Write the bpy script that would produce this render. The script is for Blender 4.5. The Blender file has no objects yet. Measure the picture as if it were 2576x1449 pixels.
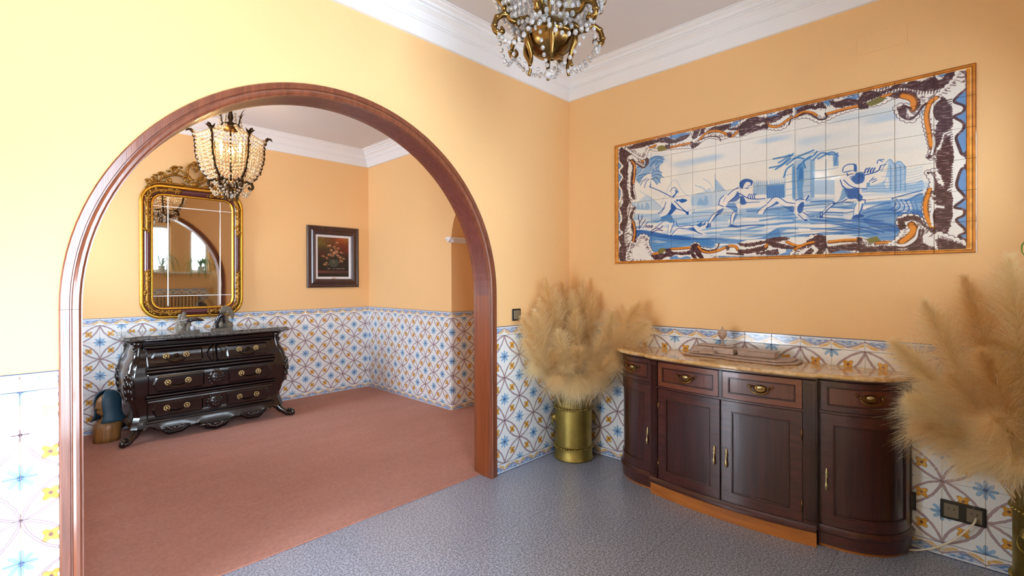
import bpy, bmesh, math, random
import numpy as np
from mathutils import Vector, Matrix
from math import pi, sin, cos, sqrt, atan2

SC = bpy.context.scene
COL = SC.collection
random.seed(3)
RNG = np.random.default_rng(11)

# ------------------------------------------------------------------ camera
cam_data = bpy.data.cameras.new('camera')
cam = bpy.data.objects.new('camera', cam_data)
COL.objects.link(cam)
cam_data.sensor_width = 36.0
cam_data.lens = 1207.25 * 36.0 / 2576.0
cam_data.shift_y = -14.17 / 2576.0
cam_data.clip_start = 0.02
_r = Vector((.69827, -.71582, -.0037)); _u = Vector((.0043, -.00097, .99999)); _f = Vector((.71582, .69828, -.0024))
_m = Matrix((( _r.x, _u.x, -_f.x, -2.9285), (_r.y, _u.y, -_f.y, -2.2459), (_r.z, _u.z, -_f.z, 1.2559), (0, 0, 0, 1)))
cam.matrix_world = _m
SC.camera = cam

# ------------------------------------------------------------------ daylight, exposure
world = bpy.data.worlds.new('overcast_sky'); SC.world = world
world.use_nodes = True
_bg = world.node_tree.nodes['Background']
_bg.inputs[0].default_value = (0.74, 0.87, 1.0, 1)
_bg.inputs[1].default_value = 24.0
SC.view_settings.view_transform = 'Standard'
SC.view_settings.look = 'None'
SC.view_settings.gamma = 1.0
SC.view_settings.use_curve_mapping = False
SC.view_settings.exposure = 0.25
SC.cycles.use_denoising = True
SC.cycles.max_bounces = 10
SC.cycles.diffuse_bounces = 6
SC.cycles.glossy_bounces = 5
SC.cycles.transmission_bounces = 6
SC.cycles.transparent_max_bounces = 12
SC.cycles.sample_clamp_indirect = 8.0
SC.cycles.caustics_reflective = False
SC.cycles.caustics_refractive = False

def portal(name, loc, direction, sx, sy):
    l = bpy.data.lights.new(name, 'AREA'); l.shape = 'RECTANGLE'; l.size = sx; l.size_y = sy
    l.cycles.is_portal = True
    o = bpy.data.objects.new(name, l); COL.objects.link(o)
    o.location = loc; o.rotation_euler = Vector(direction).to_track_quat('-Z', 'Z').to_euler()
    return o

# front room x[-4.3,0] y[-2.8,0], hall x[-3.6,-.01] y[.11,3.0]; openings to daylight
XW, YS, ZC = -3.38, -2.8, 2.785
WIN_SOUTH = [(-1.24, -.93, 1.28, 2.14), (-.61, -.30, 1.28, 2.14)]
DOOR_SOUTH = (-3.34, -2.25, .02, 2.45)
WIN_WEST = (-.60, -.10, .08, 1.40)
WIN_HIGH = (-1.1, -.84, 2.36, 2.54)
WIN_HALL = (1.9, 2.75, .95, 2.25)
for x0, x1, z0, z1 in WIN_SOUTH + [DOOR_SOUTH]:
    portal('portal', ((x0 + x1) / 2, YS - .2, (z0 + z1) / 2), (0, 1, 0), x1 - x0, z1 - z0)
portal('portal', (XW - .2, (WIN_WEST[0] + WIN_WEST[1]) / 2, (WIN_WEST[2] + WIN_WEST[3]) / 2), (1, 0, 0), WIN_WEST[1] - WIN_WEST[0], WIN_WEST[3] - WIN_WEST[2])

portal('portal', (XW - .2, (WIN_HIGH[0] + WIN_HIGH[1]) / 2, (WIN_HIGH[2] + WIN_HIGH[3]) / 2), (1, 0, 0), WIN_HIGH[1] - WIN_HIGH[0], WIN_HIGH[3] - WIN_HIGH[2])
# ------------------------------------------------------------------ node maths
class E:
    """a float socket with operators"""
    def __init__(s, nt, v): s.nt, s.v = nt, v
    def _op(s, op, *o):
        n = s.nt.nodes.new('ShaderNodeMath'); n.operation = op
        for i, a in enumerate((s,) + o):
            a = a.v if isinstance(a, E) else a
            if isinstance(a, (int, float)): n.inputs[i].default_value = a
            else: s.nt.links.new(a, n.inputs[i])
        return E(s.nt, n.outputs[0])
    def __add__(s, o): return s._op('ADD', o)
    def __sub__(s, o): return s._op('SUBTRACT', o)
    def __rsub__(s, o): return E(s.nt, float(o))._op('SUBTRACT', s)
    def __mul__(s, o): return s._op('MULTIPLY', o)
    def __truediv__(s, o): return s._op('DIVIDE', o)
    __radd__ = __add__; __rmul__ = __mul__
    def abs(s): return s._op('ABSOLUTE')
    def sqrt(s): return s._op('SQRT')
    def sign(s): return s._op('SIGN')
    def sin(s): return s._op('SINE')
    def pow(s, o): return s._op('POWER', o)
    def min(s, o): return s._op('MINIMUM', o)
    def max(s, o): return s._op('MAXIMUM', o)
    def step(s, edge, soft):           # 1 where s > edge
        n = s.nt.nodes.new('ShaderNodeMapRange'); n.interpolation_type = 'SMOOTHSTEP'
        n.inputs[1].default_value = edge - soft; n.inputs[2].default_value = edge + soft
        s.nt.links.new(s.v, n.inputs[0]); return E(s.nt, n.outputs[0])

def new_mat(name):
    m = bpy.data.materials.new(name); m.use_nodes = True
    nt = m.node_tree; return m, nt, nt.nodes['Principled BSDF']
def lin(c): return tuple(((x / 255 + .055) / 1.055) ** 2.4 if x > 10 else x / 255 / 12.92 for x in c)
def mixc(nt, f, a, b):
    n = nt.nodes.new('ShaderNodeMix'); n.data_type = 'RGBA'
    for i, v in ((0, f), (6, a), (7, b)):
        v = v.v if isinstance(v, E) else v
        if isinstance(v, (int, float)): n.inputs[i].default_value = v
        elif isinstance(v, tuple): n.inputs[i].default_value = (*v[:3], 1)
        else: nt.links.new(v, n.inputs[i])
    return n.outputs[2]
def noise(nt, scale, detail=3, vec=None, stretch=None, rough=.5, coord='Object'):
    n = nt.nodes.new('ShaderNodeTexNoise'); n.inputs['Scale'].default_value = scale; n.inputs['Detail'].default_value = detail; n.inputs['Roughness'].default_value = rough
    if vec is None: vec = nt.nodes.new('ShaderNodeTexCoord').outputs[coord]
    if stretch:
        mp = nt.nodes.new('ShaderNodeMapping'); mp.inputs['Scale'].default_value = stretch; nt.links.new(vec, mp.inputs[0]); vec = mp.outputs[0]
    nt.links.new(vec, n.inputs['Vector']); return E(nt, n.outputs[0])
def bump(nt, p, h, dist, strength=1.0):
    b = nt.nodes.new('ShaderNodeBump'); b.inputs['Strength'].default_value = strength; b.inputs['Distance'].default_value = dist
    nt.links.new(h.v, b.inputs['Height']); nt.links.new(b.outputs[0], p.inputs['Normal'])

def mat_simple(name, c, rough=.5, metal=0, var=.12, scale=20, coat=0, bmp=0, bscale=60, spec=.5):
    m, nt, p = new_mat(name)
    c = lin(c); n = noise(nt, scale)
    nt.links.new(mixc(nt, n, tuple(x * (1 - var) for x in c), tuple(min(1, x * (1 + var)) for x in c)), p.inputs['Base Color'])
    p.inputs['Roughness'].default_value = rough; p.inputs['Metallic'].default_value = metal
    p.inputs['Coat Weight'].default_value = coat; p.inputs['Coat Roughness'].default_value = .08
    p.inputs['Specular IOR Level'].default_value = spec
    if bmp: bump(nt, p, noise(nt, bscale, 4), bmp)
    return m
def mat_wood(name, c0, c1, rough=.3, coat=.4, axis=2, scale=1.0, bmp=.0006):
    m, nt, p = new_mat(name)
    st = [14 * scale] * 3; st[axis] = .7 * scale
    g = noise(nt, 3.0, 6, stretch=tuple(st), rough=.65)
    st2 = [60 * scale] * 3; st2[axis] = 2 * scale
    g2 = noise(nt, 4.0, 3, stretch=tuple(st2))
    f = (g.step(.5, .22) * .75 + g2 * .4).min(1)
    nt.links.new(mixc(nt, f, lin(c0), lin(c1)), p.inputs['Base Color'])
    p.inputs['Roughness'].default_value = rough; p.inputs['Coat Weight'].default_value = coat; p.inputs['Coat Roughness'].default_value = .12
    if bmp: bump(nt, p, g2, bmp)
    return m

# ------------------------------------------------------------------ materials
M = {}
M['plaster'] = mat_simple('ochre_wall_paint', (240, 198, 142), .75, var=.03, scale=1.2, bmp=.0006, bscale=260, spec=.25)
M['ceiling'] = mat_simple('ceiling_paint', (214, 212, 214), .9, var=.015, scale=2, spec=.2)
M['cornice'] = mat_simple('white_plaster', (236, 239, 243), .6, var=.015, scale=3, spec=.3)
M['mortar'] = mat_simple('tile_mortar', (196, 196, 196), .9, scale=40)
M['white'] = mat_simple('white_paint', (235, 235, 232), .35, var=.02)
M['mahogany'] = mat_wood('dark_mahogany', (34, 12, 13), (66, 27, 22), .28, .5)
M['mahogany_h'] = mat_wood('dark_mahogany_cross', (40, 16, 14), (80, 36, 29), .28, .5, axis=1)
M['veneer'] = mat_wood('drawer_veneer', (66, 26, 16), (104, 50, 30), .3, .45, axis=2)
M['drawer_frame'] = mat_wood('drawer_frame_wood', (92, 44, 24), (128, 70, 44), .32, .4, axis=1)
M['plinth'] = mat_wood('raw_plinth_wood', (150, 84, 26), (186, 112, 40), .5, .1, axis=1)
M['casing'] = mat_wood('reddish_casing_wood', (92, 46, 30), (136, 76, 50), .3, .5)
M['jamb'] = mat_wood('orange_jamb_board', (108, 50, 22), (140, 72, 34), .38, .25)
M['soffit'] = mat_wood('dark_soffit_board', (92, 44, 36), (120, 64, 54), .38, .3)
M['ebony'] = mat_wood('blackened_wood', (8, 5, 8), (17, 9, 12), .2, .7, axis=0)
M['ebony_v'] = mat_wood('blackened_wood_upright', (9, 6, 8), (20, 12, 13), .2, .7, axis=2)
M['side_panel'] = mat_wood('lit_tone_side', (58, 50, 46), (92, 80, 70), .25, .7, axis=2)  # black chest's side, its colour lightened to stand for light falling on it
M['brass'] = mat_simple('aged_brass', (158, 138, 74), .46, 1, var=.4, scale=11, bmp=.0006, bscale=40)
M['brass_dark'] = mat_simple('dark_brass', (132, 102, 56), .24, 1, var=.3, scale=14)
M['bronze'] = mat_simple('dark_bronze', (70, 52, 34), .4, 1, var=.4, scale=30)
M['brass_pale'] = mat_simple('pale_brass', (196, 178, 132), .42, 1, var=.35, scale=60)
M['gilt'] = mat_simple('gilt', (222, 168, 62), .3, .9, var=.3, scale=40)
M['gilt_dark'] = mat_simple('worn_gilt', (150, 108, 44), .36, .85, var=.6, scale=70, bmp=.002, bscale=110)
M['burgundy'] = mat_simple('burgundy_lacquer', (84, 36, 40), .25, var=.15, scale=30, coat=.5)
M['mirror'] = mat_simple('mirror_silver', (226, 222, 214), .02, 1, var=0)
M['etched'] = mat_simple('etched_glass', (236, 240, 242), .25, .2, var=0, coat=.6)
M['black'] = mat_simple('black_plastic', (26, 26, 26), .35, var=.1)
M['taupe'] = mat_simple('taupe_plastic', (120, 108, 88), .4, var=.05)
M['cable'] = mat_simple('white_cable', (224, 214, 190), .45, var=.03)
M['ivory_stone'] = mat_simple('cream_veined_stone', (172, 148, 130), .4, var=.32, scale=38, coat=.15)
M['frame_wood'] = mat_wood('dark_frame_wood', (42, 22, 22), (74, 42, 38), .35, .3)
M['liner'] = mat_simple('linen_liner', (224, 222, 226), .8, var=.04, scale=200)
M['wax_white'] = mat_simple('candle_sleeve', (226, 214, 178), .5, var=.05)
M['leaf'] = mat_simple('spider_plant_leaf', (78, 128, 44), .4, var=.35, scale=12)
M['pot'] = mat_simple('white_pot', (224, 226, 228), .35, var=.03)
M['soil'] = mat_simple('soil', (50, 36, 26), .95, var=.4, scale=60)
M['rock'] = mat_simple('rough_mineral', (112, 104, 92), .7, var=.55, scale=70, bmp=.006, bscale=70)
M['feather'] = mat_simple('dark_glazed_bird', (26, 28, 36), .15, var=.3, coat=.6)
M['white_stone'] = mat_simple('white_stone', (168, 172, 184), .3, var=.05)
M['carved_brown'] = mat_wood('carved_brown_wood', (84, 54, 24), (150, 104, 52), .5, .1)
M['veil'] = mat_simple('teal_stained_wood', (26, 58, 74), .55, var=.25, scale=18)
M['radiator'] = mat_simple('beige_radiator', (190, 152, 104), .4, var=.06)
M['socket_hole'] = mat_simple('socket_hole', (52, 42, 34), .6)

def mat_marble(name, base, dark, vein, scale, rough=.12):
    m, nt, p = new_mat(name)
    n1 = noise(nt, scale, 6, rough=.65); n2 = noise(nt, scale * 2.7, 5, rough=.6)
    c = mixc(nt, n1.step(.5, .16), lin(base), lin(dark))
    v = 1 - ((n2 - .5).abs() * 14).min(1)
    c = mixc(nt, v * .7, c, lin(vein))
    nt.links.new(c, p.inputs['Base Color']); p.inputs['Roughness'].default_value = rough; p.inputs['Coat Weight'].default_value = .4; p.inputs['Coat Roughness'].default_value = .03
    return m
M['marble_gold'] = mat_marble('golden_marble', (212, 172, 108), (190, 142, 82), (232, 206, 160), 3.5, .07)
M['marble_grey'] = mat_marble('grey_green_marble', (86, 88, 88), (40, 42, 46), (140, 142, 138), 22)

def mat_granite():
    m, nt, p = new_mat('grey_granite')
    a = noise(nt, 260, 2); b = noise(nt, 110, 3); c = noise(nt, 1.6, 3)
    f = (a.step(.5, .09) * .55 + b.step(.51, .07) * .45)
    col = mixc(nt, f, lin((80, 90, 112)), lin((204, 214, 236)))
    col = mixc(nt, c.step(.55, .3) * .25, col, lin((112, 116, 126)))
    nt.links.new(col, p.inputs['Base Color']); p.inputs['Roughness'].default_value = .3; p.inputs['Coat Weight'].default_value = .35; p.inputs['Coat Roughness'].default_value = .14
    return m
M['granite'] = mat_granite()
def mat_carpet():
    m, nt, p = new_mat('terracotta_carpet')
    a = noise(nt, 420, 2); b = noise(nt, 1.4, 3, stretch=(1, 3.5, 1)); c = noise(nt, 60, 2)
    col = mixc(nt, (a * .6 + c * .4).step(.5, .3), lin((164, 102, 84)), lin((208, 146, 126)))
    col = mixc(nt, b.step(.5, .25) * .3, col, lin((166, 100, 78)))
    nt.links.new(col, p.inputs['Base Color']); p.inputs['Roughness'].default_value = 1; p.inputs['Specular IOR Level'].default_value = .1
    p.inputs['Sheen Weight'].default_value = .25; p.inputs['Sheen Roughness'].default_value = .5
    bump(nt, p, a, .004)
    return m
M['carpet'] = mat_carpet()

def uvxy(nt):
    s = nt.nodes.new('ShaderNodeSeparateXYZ'); nt.links.new(nt.nodes.new('ShaderNodeTexCoord').outputs['UV'], s.inputs[0])
    return (E(nt, s.outputs[0]) - .5) * 2, (E(nt, s.outputs[1]) - .5) * 2
def wobble(nt, x, y, amt=.05):
    oi = nt.nodes.new('ShaderNodeObjectInfo'); cb = nt.nodes.new('ShaderNodeCombineXYZ')
    nt.links.new((x + E(nt, oi.outputs['Random']) * 37).v, cb.inputs[0]); nt.links.new(y.v, cb.inputs[1])
    n = nt.nodes.new('ShaderNodeTexNoise'); n.inputs['Scale'].default_value = 3.2; n.inputs['Detail'].default_value = 3; nt.links.new(cb.outputs[0], n.inputs[0])
    sp = nt.nodes.new('ShaderNodeSeparateXYZ'); nt.links.new(n.outputs[1], sp.inputs[0])
    return x + (E(nt, sp.outputs[0]) - .5) * amt * 2, y + (E(nt, sp.outputs[1]) - .5) * amt * 2, E(nt, n.outputs[0]), E(nt, oi.outputs['Random'])
def glaze(nt, p, col, nz, rnd):
    nt.links.new(col, p.inputs['Base Color']); p.inputs['Roughness'].default_value = .14; p.inputs['Specular IOR Level'].default_value = .5
    bump(nt, p, noise(nt, 14, 2), .0008)
TW = lin((232, 236, 238)); MAUVE = lin((128, 98, 108)); MAUVE_L = lin((176, 152, 158)); GOLD = lin((210, 150, 48)); GOLD_D = lin((122, 78, 40)); SKY = lin((112, 178, 220)); COB = lin((52, 118, 182))
def mat_azulejo():
    m, nt, p = new_mat('azulejo_lattice_tile')
    x0, y0 = uvxy(nt); x, y, nz, rnd = wobble(nt, x0, y0, .06)
    r2 = 1 / sqrt(2); d = (x + y) * r2; e = ((x - y) * r2).abs()
    w = .40; R = (2 + w * w) / (2 * w); c = R - w
    dist = ((d * d + (e + c) * (e + c)).sqrt() - R).abs()
    col = TW
    # blue star flower at the two free corners
    s = (x - y).sign(); X = s * x - 1; Y = s * y + 1
    q = (X * X + Y * Y).max(.0004); rr = q.sqrt()
    lobe = (1 - 8 * (X * X * Y * Y) / (q * q)).abs()
    rb = (.22 + .34 * lobe) * (.75 + .5 * nz)
    mb = (rb - rr).step(.0, .035)
    col = mixc(nt, mb * .8, col, mixc(nt, (1 - rr * 2.2).max(0), SKY, COB))
    ring = 1 - ((rb - rr).abs() * 22).min(1)
    col = mixc(nt, ring * .6, col, COB)
    col = mixc(nt, (.12 - rr).step(0, .04) * .8, col, lin((40, 84, 150)))
    # ribbons
    rib = (.072 - dist).step(0, .018)
    col = mixc(nt, rib * .92, col, mixc(nt, (dist * 20 + nz * .5 - .4).max(0).min(1), MAUVE_L, MAUVE))
    kn = (x0.abs() - 1) * (x0.abs() - 1) + (y0.abs() - 1) * (y0.abs() - 1)
    col = mixc(nt, (.006 - kn).step(0, .004) * (1 - mb), col, lin((90, 70, 92)))
    # golden four-petal flower in the middle
    g = (x * x + y * y).max(.0004); gr = g.sqrt()
    pet = 8 * (x * x * y * y) / (g * g) - 1
    rg = .29 + .085 * pet
    mg = (rg - gr).step(0, .02)
    col = mixc(nt, mg, col, mixc(nt, nz.step(.5, .15), GOLD, lin((228, 176, 84))))
    og = 1 - ((rg - gr).abs() * 30).min(1)
    col = mixc(nt, og * .8, col, GOLD_D)
    col = mixc(nt, (.085 - gr).step(0, .03), col, lin((120, 84, 74)))
    glaze(nt, p, col, nz, rnd); return m
M['azulejo'] = mat_azulejo()
def mat_border():
    m, nt, p = new_mat('azulejo_border_tile')
    x0, y0 = uvxy(nt); x, y, nz, rnd = wobble(nt, x0, y0, .05)
    a = x.abs()
    yr = -.5 + 1.05 * a.pow(1.25)
    col = TW
    blue = (y - yr).step(.12, .05) * (1 - a.step(.8, .05)) * (1 - y.step(.62, .05))
    col = mixc(nt, blue * (.35 + .65 * nz.step(.5, .12)), col, lin((96, 140, 196)))
    yel = (yr - y).step(.22, .05) * (1 - (yr - y).step(.68, .05)) * a.step(.22, .05) * (1 - a.step(.94, .02)) * y.step(-.72, .05)
    col = mixc(nt, yel * (.5 + .5 * nz.step(.45, .15)), col, lin((214, 170, 78)))
    rib = (.14 - (y - yr).abs()).step(0, .04)
    col = mixc(nt, rib * .85, col, lin((140, 122, 134)))
    col = mixc(nt, y0.step(.72, .03) * .45, col, lin((170, 190, 216)))
    col = mixc(nt, y0.step(.87, .03), col, lin((66, 82, 122)))
    col = mixc(nt, (0 - y0).step(.93, .02) * .8, col, lin((84, 90, 128)))
    glaze(nt, p, col, nz, rnd); return m
M['border'] = mat_border()

def mat_crystal(name, tint, share=.24):
    m, nt, p = new_mat(name)
    nt.nodes.remove(p); out = nt.nodes['Material Output']
    g = nt.nodes.new('ShaderNodeBsdfGlass'); g.inputs['Color'].default_value = (*tint, 1); g.inputs['Roughness'].default_value = .03; g.inputs['IOR'].default_value = 1.52
    t = nt.nodes.new('ShaderNodeBsdfTranslucent'); t.inputs[0].default_value = (*tint, 1)
    d = nt.nodes.new('ShaderNodeBsdfDiffuse'); d.inputs[0].default_value = (*tint, 1)
    a = nt.nodes.new('ShaderNodeMixShader'); a.inputs[0].default_value = .5; nt.links.new(t.outputs[0], a.inputs[1]); nt.links.new(d.outputs[0], a.inputs[2])
    b = nt.nodes.new('ShaderNodeMixShader'); nz = noise(nt, 90, 1); nt.links.new((nz.step(.5, .1) * .4 + share).v, b.inputs[0])
    nt.links.new(g.outputs[0], b.inputs[1]); nt.links.new(a.outputs[0], b.inputs[2]); nt.links.new(b.outputs[0], out.inputs[0])
    return m
M['crystal'] = mat_crystal('cut_crystal', (.97, .98, 1.0))
M['crystal_glow_tint'] = mat_crystal('cut_crystal_glow_tint', (1.0, .93, .8), .12)  # copy of the clear crystal, bulb glow tinted into its colour
def mat_pane():
    m, nt, p = new_mat('window_glass'); nt.nodes.remove(p); out = nt.nodes['Material Output']
    t = nt.nodes.new('ShaderNodeBsdfTransparent'); g = nt.nodes.new('ShaderNodeBsdfGlossy'); g.inputs['Roughness'].default_value = .02
    f = nt.nodes.new('ShaderNodeFresnel'); b = nt.nodes.new('ShaderNodeMixShader')
    nt.links.new(f.outputs[0], b.inputs[0]); nt.links.new(t.outputs[0], b.inputs[1]); nt.links.new(g.outputs[0], b.inputs[2]); nt.links.new(b.outputs[0], out.inputs[0])
    return m
M['pane'] = mat_pane()
def mat_emit(name, c, s):
    m, nt, p = new_mat(name); p.inputs['Base Color'].default_value = (*c, 1); p.inputs['Emission Color'].default_value = (*c, 1); p.inputs['Emission Strength'].default_value = s
    return m
M['bulb'] = mat_emit('warm_bulb', (1, .62, .22), 40)
def mat_plume():
    m, nt, p = new_mat('pampas_plume'); nt.nodes.remove(p); out = nt.nodes['Material Output']
    at = nt.nodes.new('ShaderNodeAttribute'); at.attribute_name = 'tone'
    col = mixc(nt, E(nt, at.outputs['Fac']), lin((238, 200, 128)), lin((255, 246, 214)))
    d = nt.nodes.new('ShaderNodeBsdfDiffuse'); t = nt.nodes.new('ShaderNodeBsdfTranslucent'); b = nt.nodes.new('ShaderNodeMixShader'); b.inputs[0].default_value = .45
    nt.links.new(col, d.inputs[0]); nt.links.new(col, t.inputs[0]); nt.links.new(d.outputs[0], b.inputs[1]); nt.links.new(t.outputs[0], b.inputs[2]); nt.links.new(b.outputs[0], out.inputs[0])
    return m
M['plume'] = mat_plume()
M['stem'] = mat_simple('dry_stem', (206, 178, 128), .6, var=.15, scale=30)

# ------------------------------------------------------------------ mesh building
ORIGIN = {}
class MB:
    def __init__(s): s.v, s.f, s.sm = [], [], []
    def add(s, vs, fs, smooth=False):
        n = len(s.v); s.v += [tuple(map(float, q)) for q in vs]; s.f += [tuple(i + n for i in f) for f in fs]; s.sm += [smooth] * len(fs); return s
    def box(s, x0, x1, y0, y1, z0, z1):
        x0, x1 = min(x0, x1), max(x0, x1); y0, y1 = min(y0, y1), max(y0, y1); z0, z1 = min(z0, z1), max(z0, z1)
        return s.add([(x0, y0, z0), (x1, y0, z0), (x1, y1, z0), (x0, y1, z0), (x0, y0, z1), (x1, y0, z1), (x1, y1, z1), (x0, y1, z1)],
                     [(3, 2, 1, 0), (4, 5, 6, 7), (0, 1, 5, 4), (1, 2, 6, 5), (2, 3, 7, 6), (3, 0, 4, 7)])
    def grid(s, rows, smooth=True, closed_u=False, closed_v=False):
        n, m = len(rows), len(rows[0]); vs = [p for r in rows for p in r]; fs = []
        for i in range(n if closed_v else n - 1):
            for j in range(m if closed_u else m - 1):
                a, b = i, (i + 1) % n; c, d = j, (j + 1) % m
                fs.append((a * m + c, a * m + d, b * m + d, b * m + c))
        return s.add(vs, fs, smooth)
    def tube(s, path, r, n=8, caps=True, flat=1.0, up=None):
        P = [Vector(p) for p in path]; k = len(P)
        rs = r if isinstance(r, (list, tuple, np.ndarray)) else [r] * k
        T = [(P[min(i + 1, k - 1)] - P[max(i - 1, 0)]).normalized() for i in range(k)]
        a = Vector(up) if up else (Vector((0, 0, 1)) if abs(T[0].z) < .9 else Vector((1, 0, 0)))
        N = (a - T[0] * a.dot(T[0])).normalized(); rows = []
        for i in range(k):
            N = N - T[i] * N.dot(T[i])
            N = N.normalized() if N.length > 1e-6 else T[i].orthogonal().normalized()
            B = T[i].cross(N)
            rows.append([P[i] + (N * cos(2 * pi * j / n) * flat + B * sin(2 * pi * j / n)) * rs[i] for j in range(n)])
        s.grid(rows, True, closed_u=True)
        if caps:
            b = len(s.v) - k * n
            s.f += [tuple(b + j for j in range(n))[::-1], tuple(b + (k - 1) * n + j for j in range(n))]; s.sm += [False, False]
        return s
    def lathe(s, c, prof, n=24, axis=2, sx=1, sy=1):
        rows = []
        for r, z in prof:
            row = []
            for j in range(n):
                a = 2 * pi * j / n; q = (r * cos(a) * sx, r * sin(a) * sy, z)
                if axis == 1: q = (q[0], -q[2], q[1])
                if axis == 0: q = (-q[2], q[0], q[1])
                row.append((c[0] + q[0], c[1] + q[1], c[2] + q[2]))
            rows.append(row)
        return s.grid(rows, True, closed_u=True)
    def ball(s, c, r, n=10, m=6, sc=(1, 1, 1)):
        rows = [[(c[0] + r * sc[0] * sin(pi * i / m) * cos(2 * pi * j / n), c[1] + r * sc[1] * sin(pi * i / m) * sin(2 * pi * j / n), c[2] + r * sc[2] * cos(pi * i / m)) for j in range(n)] for i in range(m + 1)]
        return s.grid(rows, True, closed_u=True)
    def prism(s, pts, axis, a0, a1, smooth=False):
        """polygon pts in the two other axes, extruded along axis"""
        def P(p, a):
            q = list(p); q.insert(axis, a); return tuple(q)
        n = len(pts); vs = [P(p, a0) for p in pts] + [P(p, a1) for p in pts]
        s.add(vs, [tuple(range(n))[::-1], tuple(range(n, 2 * n))])
        s.add(vs, [(i, (i + 1) % n, n + (i + 1) % n, n + i) for i in range(n)], smooth)
        return s
    def sweep(s, rows, closed_v=False, smooth=False): return s.grid(rows, smooth, True, closed_v)
    def build(s, name, m, parent=None, bevel=0, seg=1, smooth=None, normals=True):
        me = bpy.data.meshes.new(name)
        o = Vector(ORIGIN.get(parent.name, (0, 0, 0))) if parent else Vector((0, 0, 0))
        me.from_pydata([(x - o.x, y - o.y, z - o.z) for x, y, z in s.v], [], s.f)
        me.polygons.foreach_set('use_smooth', s.sm if smooth is None else [smooth] * len(s.f))
        me.materials.append(M[m] if isinstance(m, str) else m)
        if normals or bevel:
            b = bmesh.new(); b.from_mesh(me)
            bmesh.ops.remove_doubles(b, verts=b.verts, dist=1e-6)
            if bevel:
                ed = [e for e in b.edges if len(e.link_faces) == 2 and e.calc_face_angle(0) > .5]
                bmesh.ops.bevel(b, geom=ed, offset=bevel, segments=seg, profile=.5, affect='EDGES', clamp_overlap=True)
            bmesh.ops.recalc_face_normals(b, faces=b.faces)
            b.to_mesh(me); b.free()
        ob = bpy.data.objects.new(name, me); COL.objects.link(ob)
        if parent: ob.parent = parent; ORIGIN[ob.name] = tuple(o)
        return ob
def tag(o, label=None, cat=None, group=None, kind=None):
    for k, v in (('label', label), ('category', cat), ('group', group), ('kind', kind)):
        if v: o[k] = v
    return o
def thing(name, label, cat, loc, group=None, kind=None):
    e = bpy.data.objects.new(name, None); COL.objects.link(e); e.location = loc; e.empty_display_size = .05
    ORIGIN[e.name] = tuple(loc); return tag(e, label, cat, group, kind)
def struct(name, mb, m, parent=None, **k): return tag(mb.build(name, m, parent, **k), kind='structure' if not parent else None)
def lerp(keys, t):
    ks = sorted(keys)
    if t <= ks[0][0]: return ks[0][1]
    for (a, va), (b, vb) in zip(ks, ks[1:]):
        if t <= b:
            f = (t - a) / (b - a); f = f * f * (3 - 2 * f); return va + (vb - va) * f
    return ks[-1][1]
def bez(p0, p1, p2, p3, n=16):
    p0, p1, p2, p3 = map(Vector, (p0, p1, p2, p3)); out = []
    for i in range(n + 1):
        t = i / n; u = 1 - t; out.append(p0 * u ** 3 + p1 * 3 * u * u * t + p2 * 3 * u * t * t + p3 * t ** 3)
    return out
def spline(pts, n=6):
    P = [Vector(p) for p in pts]; Q = [2 * P[0] - P[1]] + P + [2 * P[-1] - P[-2]]; out = []
    for i in range(1, len(Q) - 2):
        a, b, c, d = Q[i - 1:i + 3]
        for j in range(n):
            t = j / n; out.append(.5 * (2 * b + (c - a) * t + (2 * a - 5 * b + 4 * c - d) * t * t + (3 * b - a - 3 * c + d) * t ** 3))
    return out + [P[-1]]

# ================================================================== painted prints (numpy brush work)
PAL=dict(w=(236,235,230),l=(178,204,226),m=(112,160,206),d=(62,112,178),n=(44,62,120),b=(74,48,54),o=(226,142,52),k=(120,66,30),v=(124,118,66),f=(104,148,200),t=(240,190,130),B=(104,148,200))
def catmull(p,n):
    p=np.asarray(p,float)
    if len(p)<3:return p
    q=np.vstack([2*p[0]-p[1],p,2*p[-1]-p[-2]]);out=[]
    for i in range(1,len(q)-2):
        t=np.linspace(0,1,n,endpoint=False)[:,None]
        a,b,c,d=q[i-1],q[i],q[i+1],q[i+2]
        out.append(.5*(2*b+(c-a)*t+(2*a-5*b+4*c-d)*t*t+(3*b-a-3*c+d)*t**3))
    return np.vstack(out+[p[-1:]])
def segdist(px,py,P):
    d=np.full(px.shape,1e9);
    for a,b in zip(P[:-1],P[1:]):
        v=b-a;L=max(v@v,1e-9)
        t=np.clip(((px-a[0])*v[0]+(py-a[1])*v[1])/L,0,1)
        d=np.minimum(d,np.hypot(px-a[0]-t*v[0],py-a[1]-t*v[1]))
    return d
def region(im,P,pad):
    H,W=im.shape[:2]
    x0=max(0,int(P[:,0].min()-pad));x1=min(W,int(P[:,0].max()+pad)+2);y0=max(0,int(P[:,1].min()-pad));y1=min(H,int(P[:,1].max()+pad)+2)
    if x1<=x0 or y1<=y0:return None
    yy,xx=np.mgrid[y0:y1,x0:x1].astype(float);return (slice(y0,y1),slice(x0,x1)),xx,yy
def poly(im,col,a,P,soft=1.2,cl=True):
    P=np.asarray(P,float)
    R=region(im,P,3)
    if R is None:return
    sl,xx,yy=R;ins=np.zeros(xx.shape,bool)
    for (xa,ya),(xb,yb) in zip(P,np.roll(P,-1,0)):
        if ya==yb:continue
        ins^=((ya>yy)!=(yb>yy))&(xx<(xb-xa)*(yy-ya)/(yb-ya)+xa)
    m=ins.astype(float)
    for _ in range(2):
        k=m.copy();k[1:]+=m[:-1];k[:-1]+=m[1:];k[:,1:]+=m[:,:-1];k[:,:-1]+=m[:,1:];m=k/5
    m=(m*a)[...,None];im[sl]=im[sl]*(1-m)+np.array(col)*m
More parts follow.
